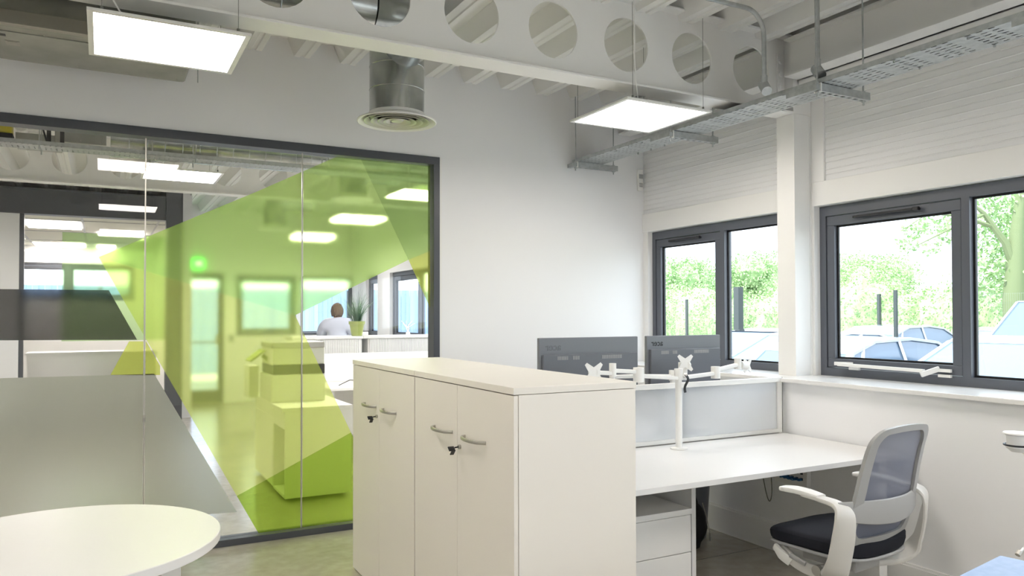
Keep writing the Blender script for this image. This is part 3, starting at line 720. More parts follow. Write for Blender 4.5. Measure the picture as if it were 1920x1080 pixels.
# desk screen
t = thing('desk_screen', (2.72, 3.305, DT), 'white framed frosted desk divider screen between the two bench desks', 'screen')
sx0, sx1, sz0, sz1, sy = 1.86, 3.612, DT+.003, 1.062, 3.295
MB().box(sx0, sx1, sy, sy+.028, sz1-.028, sz1, .002).box(sx0, sx1, sy, sy+.028, sz0, sz0+.022, .002).box(sx0, sx0+.028, sy, sy+.028, sz0+.022, sz1-.028).box(sx1-.034, sx1, sy, sy+.028, sz0+.022, sz1-.028, .002).build('frame', M['wht'], t)
MB().box(sx0+.028, sx1-.034, sy+.012, sy+.016, sz0+.022, sz1-.028).build('frosted_panel', F_SC, t)
MB().box(sx1+.002, sx1+.008, sy+.004, sy+.02, sz0, sz1).build('edge_strip', M['blk'], t)  # black strip along the dark gap at the screen's end
# pedestal drawers
t = thing('drawer_pedestal', (2.2, 2.98, 0), 'white three-drawer pedestal under the front desk', 'drawers')
MB().box(2.0, 2.375, 2.722, 3.24, .03, .53).build('body', M['lam'], t)
MB().box(1.998, 2.377, 2.700, 3.242, .53, .556, .001).build('top', M['lam'], t)
for z0, z1 in ((.36, .527), (.19, .357), (.035, .187)): MB().box(2.0, 2.375, 2.704, 2.721, z0, z1, .0015).build('drawer', M['lam'], t)
b = MB()
for xx in (2.03, 2.34):
    for yy in (2.75, 3.2): b.cyl((xx, yy, 0), (xx, yy, .03), .02, 12)
b.build('castors', M['blk'], t)
# bin and bag
t = thing('waste_bin', (3.40, 3.95, 0), 'grey tapered waste bin beneath the back desk by the wall', 'bin')
MB().lathe([(.001, .003), (.115, .003), (.12, .01), (.15, .44), (.155, .445), (.155, .452), (.146, .452), (.115, .02), (.001, .02)], (3.36, 3.86, 0), 36).build('body', M['bincol'], t)
t = thing('black_bag', (3.24, 3.62, 0), 'black zipped bag on the floor beneath the desks', 'bag')
b = MB(); bmesh.ops.create_uvsphere(b.bm, u_segments=24, v_segments=14, radius=1)
for v in b.bm.verts:
    zz = v.co.z; v.co = Vector((3.20+v.co.x*.13*(1 if zz < 0 else .85), 3.66+v.co.y*.09, .165+zz*(.165 if zz < 0 else .13)))
    if v.co.z < .03: v.co.z = .004; v.co.x += .02 if v.co.x > 3.2 else 0
b.sm = True; b.build('body', M['bag'], t)
MB().tube([(3.24, 3.585, .29), (3.265, 3.575, .2), (3.28, 3.565, .11)], .003, 6).build('zip', M['alu'], t)
MB().box(3.275, 3.287, 3.555, 3.565, .06, .11, .002).build('zip_pull', M['alu'], t)
MB().tube([(3.14, 3.66, .27), (3.17, 3.64, .34), (3.22, 3.64, .34), (3.26, 3.66, .27)], .009, 8).build('handle', M['bag'], t)
# floor box / sockets on wall
t = thing('socket_box', (3.62, 3.2, .48), 'white wall socket box with blue network plugs under the desk', 'socket')
MB().box(3.605, 3.639, 3.11, 3.36, .43, .56, .003).build('plate', M['wht'], t)
b = MB()
for r in range(2):
    for k in range(6): b.box(3.603, 3.605, 3.14+k*.033, 3.158+k*.033, .47+r*.035, .485+r*.035)
b.build('ports', M['blk'], t)
for k in range(5):
    p = MB().box(3.575, 3.602, 3.142+k*.033, 3.156+k*.033, .471, .484, .001).build('network_plug', M['blue'], t)
    MB().tube([(3.575, 3.149+k*.033, .478), (3.55, 3.17+k*.03, .475), (3.52, 3.24, .50+.01*k), (3.50, 3.28, .58+.01*k), (3.50, 3.3, .66)], .0028, 6).build('lead', M['blue'], p)
def loose_cable(pts, label, c='cable'):
    n = len(pts); P = []
    for i in range(n-1):
        p0, p1, p2, p3 = [Vector(pts[j]) for j in (max(i-1, 0), i, i+1, min(i+2, n-1))]
        for k in range(6):
            q = k/6; P.append(.5*((2*p1)+(p2-p0)*q+(2*p0-5*p1+4*p2-p3)*q*q+(3*p1-p0-3*p2+p3)*q**3))
    P.append(Vector(pts[-1])); return tag(MB().tube(P, .003, 8).build('loose_cable', M[c]), label, 'cable', 'cables hanging under the desk')
loose_cable([(3.6, 3.44, .60), (3.6, 3.45, .50), (3.6, 3.42, .36), (3.6, 3.39, .30), (3.6, 3.37, .36), (3.6, 3.38, .5), (3.6, 3.40, .6), (3.55, 3.42, .703)], 'long looped grey cable hanging under the desk below a white plug')
loose_cable([(3.6, 3.6, .703), (3.6, 3.63, .60), (3.6, 3.60, .54), (3.6, 3.54, .56), (3.6, 3.5, .63), (3.6, 3.45, .703)], 'short looped cable with black tie under the desk')

# ------------------------------------------------------------------ monitors
def text_mesh(name, s, size, mt, parent, loc, mirror=True, depth=.0008, space=1.0):
    cu = bpy.data.curves.new(name, 'FONT'); cu.body = s; cu.size = size; cu.extrude = depth; cu.align_x = 'CENTER'; cu.space_character = space; cu.offset = size*.012
    tmp = bpy.data.objects.new(name, cu); COL.objects.link(tmp); bpy.context.view_layer.update()
    me = bpy.data.meshes.new_from_object(tmp.evaluated_get(bpy.context.evaluated_depsgraph_get())); bpy.data.objects.remove(tmp, do_unlink=True)
    for v in me.vertices:
        x, y, z = v.co; v.co = Vector((-x if mirror else x, -z, y))+Vector(loc)-wloc(parent)
    me.materials.clear(); me.materials.append(mt)
    o = bpy.data.objects.new(name, me); COL.objects.link(o); o.parent = parent; return o
def monitor(x0, x1, y, zt, label, logo_m):
    w_ = x1-x0; h = w_*.60; zb = zt-h; t = thing('monitor', ((x0+x1)/2, y+.12, DT), label, 'monitor', 'monitors on the back desk')
    MB().box(x0, x1, y, y+.022, zb, zt, .004).build('casing', M['mon'], t)
    MB().box(x0+.012, x1-.012, y+.022, y+.0235, zb+.02, zt-.012).build('display', M['blk'], t)
    # bulged rear cover
    zr = zt-.082*(w_/.6)
    b = MB(); b.box(x0+.016, x1-.016, y-.020, y+.001, zb+.004, zr, .006); bp_ = b.build('rear_cover', M['mon2'], t)
    b = MB()
    for s0, s1 in ((.16, .26), (.31, .37), (.60, .80)):
        k = s0
        while k < s1: b.box(x0+w_*k, x0+w_*k+.004, y-.0215, y-.0195, zr-.030, zr-.010); k += .013
    b.build('vent_slots', M['chairg'], bp_)
    text_mesh('logo', 'acer', .052*(w_/.6), logo_m, t, (x0+w_*.135, y-.0006, zt-.062*(w_/.6)))
    MB().box((x0+x1)/2-.035, (x0+x1)/2+.035, y+.022, y+.05, DT+.01, zt-.25).build('stand_neck', M['blk'], t)
    MB().box((x0+x1)/2-.12, (x0+x1)/2+.12, y-.02, y+.16, DT+.0005, DT+.012, .004).build('stand_base', M['blk'], t)
    return t
a_ = onY(1010.5, 634, 3.52); b_ = onY(1196, 631, 3.52)
monitor(a_.x, b_.x, 3.52, a_.z, 'left grey monitor seen from behind, partly hidden by the cabinet', M['mon2'])
a_ = onY(1212.5, 630, 3.56); b_ = onY(1350, 626, 3.56)
monitor(a_.x, b_.x, 3.56, a_.z, 'right grey monitor seen from behind, in front of the window', M['blk'])

# ------------------------------------------------------------------ monitor arms
def vesa(c, nx, s=.075):
    """cross shaped mounting plate, nx = in-plane horizontal axis"""
    nx = Vector(nx).normalized(); up = Vector((0, 0, 1)); nn_ = nx.cross(up)
    pl = []; 
    for k in range(4):
        a = PI/4+k*PI/2; ca = Vector((math.cos(a), math.sin(a))); pr = Vector((-ca.y, ca.x)); a2 = a+PI/4
        pl += [ca*s-pr*.008, ca*s+pr*.008, Vector((math.cos(a2), math.sin(a2)))*s*.42]
    b = MB(); C_ = Vector(c); b.prism([(q.x, q.y) for q in pl], lambda u, v, w_: C_+nx*u+up*v+nn_*w_, -.002, .002)
    return b
def arm_post(x, y, ztop, label):
    t = thing('mounting_stand', (x, y, DT), label, 'monitor arm', 'white monitor arms')
    MB().cyl((x, y, DT+.001), (x, y, ztop), .0175, 24).lathe([(.045, 0), (.045, .006), (.02, .01)], (x, y, DT+.0008), 24).build('post', M['wht'], t)
    MB().cyl((x, y, ztop-.055), (x, y, ztop+.004), .023, 24).cyl((x+.02, y-.02, ztop-.03), (x+.03, y-.03, ztop-.03), .012, 12).build('collar', M['wht'], t)
    return t
t = arm_post(2.692, 3.155, 1.15, 'front white monitor arm post clamped to the near desk, arms empty')
z = 1.118
def arm_link(t, p, q, r=.013, hub=.022, hh=.05, up=True):
    o = MB().sweep([p, ((p[0]+q[0])/2, (p[1]+q[1])/2, (p[2]+q[2])/2), q], .022, .026, (0, 0, 1), 2).build('arm', M['wht'], t)
    MB().cyl((q[0], q[1], q[2]-hh/2), (q[0], q[1], q[2]+hh/2+.01), hub, 20).build('hub', M['wht'], o); return o
arm_link(t, (2.70, 3.15, 1.105), (2.965, 3.17, 1.118), hub=.025, hh=.055)
arm_link(t, (2.965, 3.17, 1.135), (3.16, 3.20, 1.158), hub=.020, hh=.05)
vesa((3.245, 3.21, 1.15), (1, .25, -.0), .05).cyl((3.18, 3.2, 1.155), (3.235, 3.205, 1.15), .022, 16).build('mounting_plate', M['wht'], t)
arm_link(t, (2.68, 3.15, 1.105), (2.44, 3.17, 1.125), hub=.028, hh=.065)
arm_link(t, (2.44, 3.17, 1.145), (2.27, 3.16, 1.158), hub=.018, hh=.055)
arm_link(t, (2.27, 3.16, 1.145), (2.17, 3.16, 1.152), hub=.02, hh=.03)
vesa((2.135, 3.13, 1.155), (1, -.1, 0), .062).cyl((2.135, 3.135, 1.155), (2.15, 3.16, 1.155), .024, 16).build('mounting_plate', M['wht'], t)
MB().sweep([(2.712, 3.125, 1.125), (2.722, 3.115, 1.10), (2.705, 3.12, 1.06), (2.707, 3.12, 1.03)], .016, .004, (1, 0, 0)).build('cable_strap', M['blk'], t, label='black fabric cable strap')
t = arm_post(2.86, 3.40, 1.12, 'rear white monitor arm post behind the frosted screen')
arm_link(t, (2.86, 3.40, 1.09), (2.62, 3.41, 1.10), hub=.02, hh=.06)
arm_link(t, (2.62, 3.41, 1.10), (2.46, 3.43, 1.10), hub=.016, hh=.05)
arm_link(t, (2.86, 3.40, 1.09), (2.95, 3.42, 1.11), hub=.026, hh=.09)
vesa((2.925, 3.37, 1.165), (1, -.25, 0), .06).cyl((2.93, 3.375, 1.15), (2.97, 3.41, 1.15), .026, 16).build('mounting_plate', M['wht'], t)

# ------------------------------------------------------------------ office chair
CH = thing('office_chair', (2.86, 2.29, 0), 'office chair with pale arms, blue-grey mesh back and black seat at the desk', 'chair')
CYAW = math.radians(5); cc, cs_ = math.cos(CYAW), math.sin(CYAW)
def L(x, y, z): return Vector((2.86+x*cc-y*cs_, 2.29+x*cs_+y*cc, z))
sideX = Vector((cc, cs_, 0))
# seat cushion
b = MB(); nu, nv = 20, 20; grid = []
def seat_pt(u, v, top):
    a, c = 2*u-1, 2*v-1
    r = (abs(a)**4+abs(c)**4)**.25
    x = a*.245; y = c*.235+.02
    k = max(abs(a), abs(c))
    # superellipse mapping
    if r > 1e-6: x *= k/r*(1.0); y *= k/r
    edge = k**5
    zt = .512+.012*a*a+.010*(-c)*(c < 0)-.016*max(0, c)**3-edge*.020
    zb = .428+.012*a*a-.010*max(0, c)**3+edge*.012
    return L(x*(1 if top else .97), y*(1 if top else .97), zt if top else zb)
for top in (1, 0):
    g = [[b.bm.verts.new(seat_pt(i/nu, j/nv, top)) for j in range(nv+1)] for i in range(nu+1)]; grid.append(g)
    for i in range(nu):
        for j in range(nv): b.bm.faces.new((g[i][j], g[i+1][j], g[i+1][j+1], g[i][j+1]))
T_, B_ = grid; loop = [(i, 0) for i in range(nu)]+[(nu, j) for j in range(nv)]+[(i, nv) for i in range(nu, 0, -1)]+[(0, j) for j in range(nv, 0, -1)]
for k in range(len(loop)):
    i, j = loop[k]; i2, j2 = loop[(k+1) % len(loop)]; b.bm.faces.new((T_[i][j], T_[i2][j2], B_[i2][j2], B_[i][j]))
b.sm = True; seat = b.build('seat', M['fabric'], CH)
sm_ = seat.modifiers.new('sub', 'SUBSURF'); sm_.levels = 1; sm_.render_levels = 1
# shell below cushion
b = MB(); g = []
for i in range(15):
    row = []
    for j in range(15):
        a, c = 2*i/14-1, 2*j/14-1; r = (abs(a)**4+abs(c)**4)**.25; k = max(abs(a), abs(c)); q = k/r if r > 1e-6 else 1
        row.append(b.bm.verts.new(L(a*.238*q, c*.228*q+.02, .428-.030*(1-k**3)-.012*max(0, c)**3+.012*a*a)))
    g.append(row)
for i in range(14):
    for j in range(14): b.bm.faces.new((g[i][j], g[i+1][j], g[i+1][j+1], g[i][j+1]))
b.sm = True; o = b.build('seat_shell', M['chairg'], CH); sd_ = o.modifiers.new('s', 'SOLIDIFY'); sd_.thickness = .012
# backrest surface mapping: u -1..1, v 0..1
def back_pt(u, v, off=0.0, hw=None):
    hw = (.236-.038*v) if hw is None else hw
    z = .49+v*.505; x = u*hw
    y = -.185-.095*v-.12*max(0, v-.55)**1.6+.035*u*u*(1-.35*v) - .02*math.sin(v*PI)
    return L(x-.02, y-off, z-.02*u*u*(v > .8)*(v-.8)*5)
def rr_loop(hu, v0, v1, ru, rv, n=8):
    pts = []
    for (cx_, cy_, a0) in ((hu-ru, v1-rv, 0), (-hu+ru, v1-rv, PI/2), (-hu+ru, v0+rv, PI), (hu-ru, v0+rv, 1.5*PI)):
        for k in range(n+1):
            a = a0+PI/2*k/n; pts.append((cx_+ru*math.cos(a), cy_+rv*math.sin(a)))
    # densify straight sides
    out = []
    for i in range(len(pts)):
        p, q = pts[i], pts[(i+1) % len(pts)]; d = math.hypot((q[0]-p[0])*.2, (q[1]-p[1])*.48); m_ = max(1, int(d/.03))
        for k in range(m_): out.append((p[0]+(q[0]-p[0])*k/m_, p[1]+(q[1]-p[1])*k/m_))
    return out
outer = rr_loop(1.0, .0, 1.0, .30, .13)
inner = [(u*.80*(1 if v < .9 else 1), .075+(v)*.872) for u, v in outer]
b = MB(); n = len(outer); rings = []
for (lst, off) in ((outer, .0), (outer, .016), (inner, .016), (inner, .002)):
    rings.append([b.bm.verts.new(back_pt(u, v, off)) for u, v in lst])
for r in range(4):
    A, B = rings[r], rings[(r+1) % 4]
    for k in range(n): b.bm.faces.new((A[k], A[(k+1) % n], B[(k+1) % n], B[k]))
bf = b.build('backrest_frame', M['chairg'], CH, smooth=True)
# mesh panel (sits on the front of the frame)
b = MB(); cen = b.bm.verts; K = 10; lay = []
for s in range(1, K+1):
    lay.append([b.bm.verts.new(back_pt(u*.93*s/K, .5+(v-.5)*.96*s/K, .001-.006*(s == K))) for u, v in outer])
c0 = b.bm.verts.new(back_pt(0, .5, .001))
for k in range(n): b.bm.faces.new((c0, lay[0][k], lay[0][(k+1) % n]))
for A, B in zip(lay, lay[1:]):
    for k in range(n): b.bm.faces.new((A[k], A[(k+1) % n], B[(k+1) % n], B[k]))
b.sm = True; b.build('backrest_mesh', M['mesh'], CH)
# rear support band
pts = [back_pt(u, .30+.02*u*u, .034-.022*u*u) for u in (-1.24, -1.0, -.5, 0, .5, 1.0, 1.24)]
MB().sweep(pts, [.07, .085, .10, .105, .10, .085, .07], .014, (0, 0, 1)).build('back_band', M['chairg'], CH)
# arm loops
for s in (-1, 1):
    sd0 = Vector((cc, cs_, 0)); fw = Vector((-cs_, cc, 0))
    P = [L(s*.27, -.02, .690), L(s*.28, -.10, .688), L(s*.287, -.180, .680), L(s*.292, -.215, .645), L(s*.290, -.208, .56), L(s*.285, -.185, .46), L(s*.268, -.155, .40), L(s*.20, -.10, .365), L(s*.06, -.03, .355)]
    S = [sd0, sd0, sd0, sd0*.9+fw*.35*s, sd0*.79+fw*.61*s, sd0*.7+fw*.7*s, sd0*.3+fw*s, fw*s, fw*s]
    a = MB().sweep(P, [.055, .055, .065, .088, .092, .092, .095, .10, .09], [.018, .020, .024, .024, .022, .022, .03, .035, .04], S, 6).build('armrest', M['chairw'], CH)
    MB().sweep([L(s*.262, .095, .693), L(s*.265, .04, .698), L(s*.27, -.03, .699), L(s*.278, -.10, .696)], [.055, .068, .068, .055], [.02, .026, .024, .016], sd0, 6).build('arm_pad', M['wht'], a)
# mechanism, levers, column, base
MB().obox(L(0, 0, .385), (cc, cs_, 0), (-cs_, cc, 0), (0, 0, 1), .09, .13, .03, .01).build('mechanism', M['chairg'], CH)
MB().sweep([L(-.19, .15, .415), L(-.225, .08, .385), L(-.20, .0, .355), L(-.10, -.02, .345)], [.035, .05, .05, .06], .02, (0, 0, 1)).build('side_link', M['chairw'], CH)
MB().sweep([L(-.235, .16, .425), L(-.245, .12, .40), L(-.235, .08, .375)], [.03, .045, .04], .018, (0, 0, 1)).build('lever', M['wht'], CH)
MB().sweep([L(-.25, .07, .41), L(-.25, .03, .40), L(-.245, 0.0, .39)], .02, .018, (0, 0, 1)).build('adjustment_grip', M['chairg'], CH)
MB().cyl(L(-.245, -.05, .375), L(-.225, -.05, .375), .022, 16).build('pivot_bolt', M['alu'], CH)
MB().cyl(L(0, 0, .12), L(0, 0, .36), .026, 20).build('gas_column', M['blk'], CH)
for k in range(5):
    a = 2*PI*k/5+.3; dx, dy = math.cos(a), math.sin(a)
    lg = MB().sweep([L(dx*.02, dy*.02, .115), L(dx*.16, dy*.16, .105), L(dx*.31, dy*.31, .075)], [.055, .045, .032], [.04, .03, .022], Vector((-dy*cc-dx*cs_, -dy*cs_+dx*cc, 0))).build('base_leg', M['chairw'], CH)
    c_ = L(dx*.31, dy*.31, .029); dv = Vector((-dy*cc-dx*cs_, -dy*cs_+dx*cc, 0))
    MB().cyl(c_-dv*.024, c_+dv*.024, .029, 18).cyl(c_, c_+Vector((0, 0, .045)), .006, 8).build('castor', M['blk'], lg)

# ------------------------------------------------------------------ round table
t = thing('round_table', (-.12, 2.80, 0), 'white round table in the lower left corner', 'table')
MB().lathe([(.001, .700), (.478, .700), (.480, .702), (.480, .728), (.478, .730), (.001, .730)], (-.12, 2.80, 0), 96).build('table_top', M['desk'], t)
for (dx, dy) in ((.325, -.02), (-.325, .02), (.02, .325), (-.02, -.325)):
    MB().box(-.12+dx-.03, -.12+dx+.03, 2.80+dy-.03, 2.80+dy+.03, 0, .699, .002).build('leg', M['lam'], t)
MB().box(-.44, .20, 2.78, 2.82, .62, .66).box(-.14, -.10, 2.48, 3.12, .60, .619).build('cross_frame', M['lam'], t)
# pale blue desk corner, lower right, and the arm above it
t = thing('blue_desk', (2.4, .9, 0), 'pale blue desk top corner at the lower right edge', 'desk')
e1 = Vector((-.985, -.17, 0)); e2 = Vector((.17, -.985, 0)); c0 = Vector((2.335, 1.316, .73))
pl = [c0, c0+e1*1.2, c0+e1*1.2+e2*.8, c0+e2*.8]
b = MB(); b.prism([(p.x, p.y) for p in pl], lambda u, v, w_: Vector((u, v, w_)), .705, .73, .002); b.build('desk_top', M['bluetop'], t)
for q in (c0+e1*.1+e2*.1, c0+e1*1.1+e2*.1, c0+e1*.1+e2*.7, c0+e1*1.1+e2*.7): MB().box(q.x-.02, q.x+.02, q.y-.02, q.y+.02, 0, .704).build('leg', M['lam'], t)
t = thing('mounting_stand', (2.78, 1.53, .0), 'white pole-mounted monitor arm head cut off by the right edge', 'monitor arm')
MB().cyl((2.80, 1.45, 0.0), (2.80, 1.45, .985), .017, 20).lathe([(.12, 0), (.12, .01), (.02, .02)], (2.80, 1.45, .0), 32).build('pole', M['wht'], t)
h = onY(1905, 828, 1.47)
MB().lathe([(.001, .033), (.042, .030), (.044, .026), (.034, .02), (.032, -.005), (.036, -.02), (.02, -.035), (.001, -.036)], (h.x+.01, h.y, h.z), 28).bar((h.x+.01, h.y, h.z), (2.80, 1.45, .95), .03).build('arm_head', M['wht'], t)
MB().tube([(h.x+.01+.040*math.cos(a), h.y+.040*math.sin(a), h.z-.012) for a in [2*PI*k/24 for k in range(24)]], .003, 8, closed=True).build('ring', M['blk'], t)
c_ = onD(1912, 1036, 2.35)
o = MB().tube([c_+Vector((.06, 0, .02)), c_+Vector((.02, 0, .008)), c_, c_+Vector((-.006, 0, -.01))], .005, 8).cyl(c_+Vector((-.012, 0, -.006)), c_+Vector((0, 0, .004)), .008, 8).cyl(c_+Vector((.055, 0, .018)), Vector((c_.x+.055, c_.y, .7305)), .004, 8).build('desk_clip', M['alu']); tag(o, 'small silver clip standing on the pale blue desk', 'clip')
# small cable by the desk / cabinet
o = MB().tube([(1.99, 3.22, DT+.004), (2.03, 3.25, DT+.006), (2.07, 3.24, DT+.004)], .004, 8).build('desk_cable', M['blk']); tag(o, 'short dark cable on the front desk beside the cabinet', 'cable')

# ================================================================== ROOM BEYOND
t = thing('credenza', (1.5, 6.6, 0), 'low white credenza carrying the copier, seen through the green film', 'cabinet')
MB().box(1.22, 1.77, 6.0, 7.32, .695, .725, .002).build('top', M['lam'], t)
MB().box(1.245, 1.765, 6.01, 6.03, .03, .694).box(1.245, 1.765, 6.03, 6.06, .03, .06).box(1.245, 1.765, 6.45, 6.47, .03, .694).box(1.265, 1.765, 6.47, 7.30, .03, .694).box(1.72, 1.765, 6.03, 6.45, .03, .694).box(1.245, 1.72, 6.03, 6.45, .03, .05).box(1.245, 1.72, 6.03, 6.45, .56, .694).build('carcass', M['lam'], t)
MB().box(1.245, 1.264, 6.49, 7.30, .04, .60).build('door', M['lam'], t)
MB().box(1.245, 1.264, 6.49, 7.30, .605, .69).build('drawer', M['lam'], t)
MB().box(1.3, 1.5, 6.2, 6.23, .05, .5).build('partition_board', M['lam'], t)
t = thing('copier', (1.47, 6.8, .725), 'pale office copier with a dark band, on the credenza behind green film', 'copier')
MB().box(1.215, 1.66, 6.42, 6.92, .726, .95, .008).build('base_unit', M['gcop'], t)
MB().box(1.235, 1.66, 6.44, 6.92, .95, 1.03, .004).build('output_slot', M['blk'], t)
MB().box(1.235, 1.66, 6.45, 6.92, 1.03, 1.17, .006).build('scanner', M['gcop'], t)
MB().box(1.225, 1.66, 6.44, 6.92, 1.17, 1.215, .006).build('lid', M['alu'], t)
MB().obox((1.15, 6.75, 1.10), (.8, 0, .6), (0, 1, 0), (-.6, 0, .8), .075, .12, .008, .003).bar((1.20, 6.72, 1.1), (1.25, 6.72, 1.06), .03).build('side_tray', M['pot'], t)
o = MB().box(1.13, 1.215, 6.95, 7.2, .726, 1.0, .004).build('small_box', M['gcop']); tag(o, 'small pale box on the credenza left of the copier', 'box')
# row of tambour cupboards with shelf top
t = thing('tambour_cupboard', (2.3, 9.3, 0), 'left white tambour cupboard under the potted grass plant', 'cupboard', 'white tambour cupboards beyond the glass')
MB().box(1.95, 2.80, 9.05, 9.52, 1.155, 1.185, .002).build('top', M['lam'], t)
MB().box(1.97, 2.795, 9.09, 9.50, .0, 1.154).build('body', M['lam'], t)
b = MB()
for k in range(26): b.box(2.22+k*.021, 2.238+k*.021, 9.072, 9.089, .06, 1.15)
b.build('tambour_door', M['lam'], t)
t = thing('tambour_cupboard', (3.4, 9.3, 0), 'right white tambour cupboard reaching the window wall beyond the glass', 'cupboard', 'white tambour cupboards beyond the glass')
MB().box(2.803, 3.94, 9.05, 9.52, 1.155, 1.185, .002).build('top', M['lam'], t)
MB().box(2.87, 3.93, 9.09, 9.50, .0, 1.154).build('body', M['lam'], t)
b = MB()
for k in range(50): b.box(2.89+k*.0205, 2.907+k*.0205, 9.072, 9.089, .06, 1.15)
b.build('tambour_door', M['lam'], t)
t = thing('grey_locker', (2.3, 8.6, 0), 'grey-green steel cupboard with drawers in front of the shelf, beyond the glass', 'cupboard')
MB().box(1.62, 2.03, 8.3, 8.75, 0, 1.12).build('body', M['gcop'], t)
MB().box(1.60, 2.05, 8.28, 8.77, 1.12, 1.155, .002).build('top', M['unit'], t)
MB().box(1.63, 1.86, 8.285, 8.30, 1.02, 1.11).build('drawer', M['gcop'], t)
MB().box(1.865, 2.02, 8.285, 8.30, 1.02, 1.11).build('drawer', M['gcop'], t)
t = thing('office_desk', (2.7, 7.9, 0), 'white desk with cable, standing behind the credenza beyond the glass', 'desk')
MB().box(1.95, 3.6, 7.35, 8.1, .705, .73, .002).build('desk_top', M['desk'], t)
MB().box(1.97, 2.0, 7.4, 8.05, 0, .704).build('leg', M['lam'], t)
MB().box(3.5, 3.53, 7.4, 8.05, 0, .704).build('leg', M['lam'], t)
MB().box(1.97, 3.6, 8.11, 8.14, .45, 1.03, .003).build('back_panel', M['wht'], t)
o = MB().tube([(2.1, 7.6, .735), (2.2, 7.55, .79), (2.35, 7.5, .78), (2.5, 7.5, .735)], .004, 8).build('desk_cable', M['blk']); tag(o, 'thin dark cable arching over the white desk beyond the glass', 'cable')
# potted grass
pc = onY(669, 632, 9.2); t = thing('potted_grass', (pc.x, 9.2, 1.185), 'potted grass plant with long thin blades on the cupboard', 'plant')
MB().lathe([(.001, .002), (.062, .002), (.066, .01), (.088, .14), (.098, .142), (.100, .18), (.09, .18), (.085, .16), (.001, .16)], (pc.x, 9.2, 1.1855), 32).build('pot', M['pot'], t)
b = MB()
for k in range(170):
    a = random.uniform(0, 2*PI); le = random.uniform(.26, .50); sp = random.uniform(.05, 1)**.8*.36; r0 = random.uniform(0, .06)
    base = Vector((pc.x+r0*math.cos(a), 9.2+r0*math.sin(a), 1.34)); d = Vector((math.cos(a), math.sin(a), 0)); wd = Vector((-d.y, d.x, 0))*.0035
    prev = None
    for s in range(5):
        q = s/4; p = base+d*sp*q**1.5+Vector((0, 0, le*q-sp*.5*q**3)); ww = wd*(1-q*.9)
        cur = (b.bm.verts.new(p-ww), b.bm.verts.new(p+ww))
        if prev: b.bm.faces.new((prev[0], prev[1], cur[1], cur[0]))
        prev = cur
b.build('grass_blades', M['grass'], t)['kind'] = 'stuff'
# twigs in front of the far window
q = onY(765, 625, 9.3); t = thing('twig_vase', (q.x, 9.3, 1.185), 'small white branching twigs on the right cupboard before the window', 'ornament')
b = MB()
for k in range(7): b.tube([(q.x, 9.3, 1.2), (q.x+random.uniform(-.04, .04), 9.3, 1.27), (q.x+(k-3)*.03, 9.3+random.uniform(-.02, .02), 1.32+random.uniform(0, .05))], .004, 6)
b.build('twigs', M['wht'], t); MB().lathe([(.001, 0), (.03, 0), (.025, .04), (.02, .04), (.001, .01)], (q.x, 9.3, 1.186), 16).build('vase', M['wht'], t)
q = onY(684, 626, 9.7); t = thing('monitor', (q.x, 9.75, .73), 'white backed monitor with black rim just right of the potted grass', 'monitor')
MB().box(q.x-.06, q.x+.06, 9.7, 9.73, 1.0, 1.235).build('casing', M['blk'], t); MB().box(q.x-.055, q.x+.045, 9.69, 9.70, 1.0, 1.225).build('rear_cover', M['wht'], t); MB().box(q.x-.015, q.x+.015, 9.71, 9.74, .73, 1.0).box(q.x-.07, q.x+.07, 9.66, 9.8, .731, .74).build('stand', M['blk'], t)
t = thing('office_desk', (2.9, 10.1, 0), 'white desk behind the tambour cupboards, where the person works', 'desk')
MB().box(2.1, 3.6, 9.6, 9.95, .705, .73, .002).build('desk_top', M['desk'], t)
for xx in (2.12, 3.55): MB().box(xx, xx+.03, 9.62, 9.93, 0, .704).build('leg', M['lam'], t)
# exit sign
q = onY(361, 494, YF-.04); t = thing('exit_sign', (q.x, YF-.03, q.z), 'lit green exit sign above the dark far door', 'sign')
MB().box(q.x-.17, q.x+.17, YF-.05, YF-.001, q.z-.075, q.z+.075, .004).build('light_box', M['exit'], t)
b = MB().box(q.x+.04, q.x+.11, YF-.053, YF-.0505, q.z-.01, q.z+.01)
b.prism([(q.x+.10, q.z-.035), (q.x+.14, q.z), (q.x+.10, q.z+.035)], fXZ, YF-.053, YF-.0505)
b.lathe([(.015, -.002), (.015, 0)], (q.x-.06, YF-.0505, q.z+.04), 12, 'y')
b.prism([(q.x-.085, q.z+.02), (q.x-.04, q.z+.022), (q.x-.05, q.z-.01), (q.x-.02, q.z-.05), (q.x-.04, q.z-.055), (q.x-.066, q.z-.02), (q.x-.10, q.z-.05), (q.x-.112, q.z-.04), (q.x-.08, q.z-.005)], fXZ, YF-.053, YF-.0505)
b.build('pictogram', M['exitw'], t)
o = MB().box(1.86, 1.93, YF-.012, YF-.0005, 1.0, 1.12, .002).build('wall_plate', M['chairg']); tag(o, 'small grey wall plate right of the far exit door', 'switch plate')
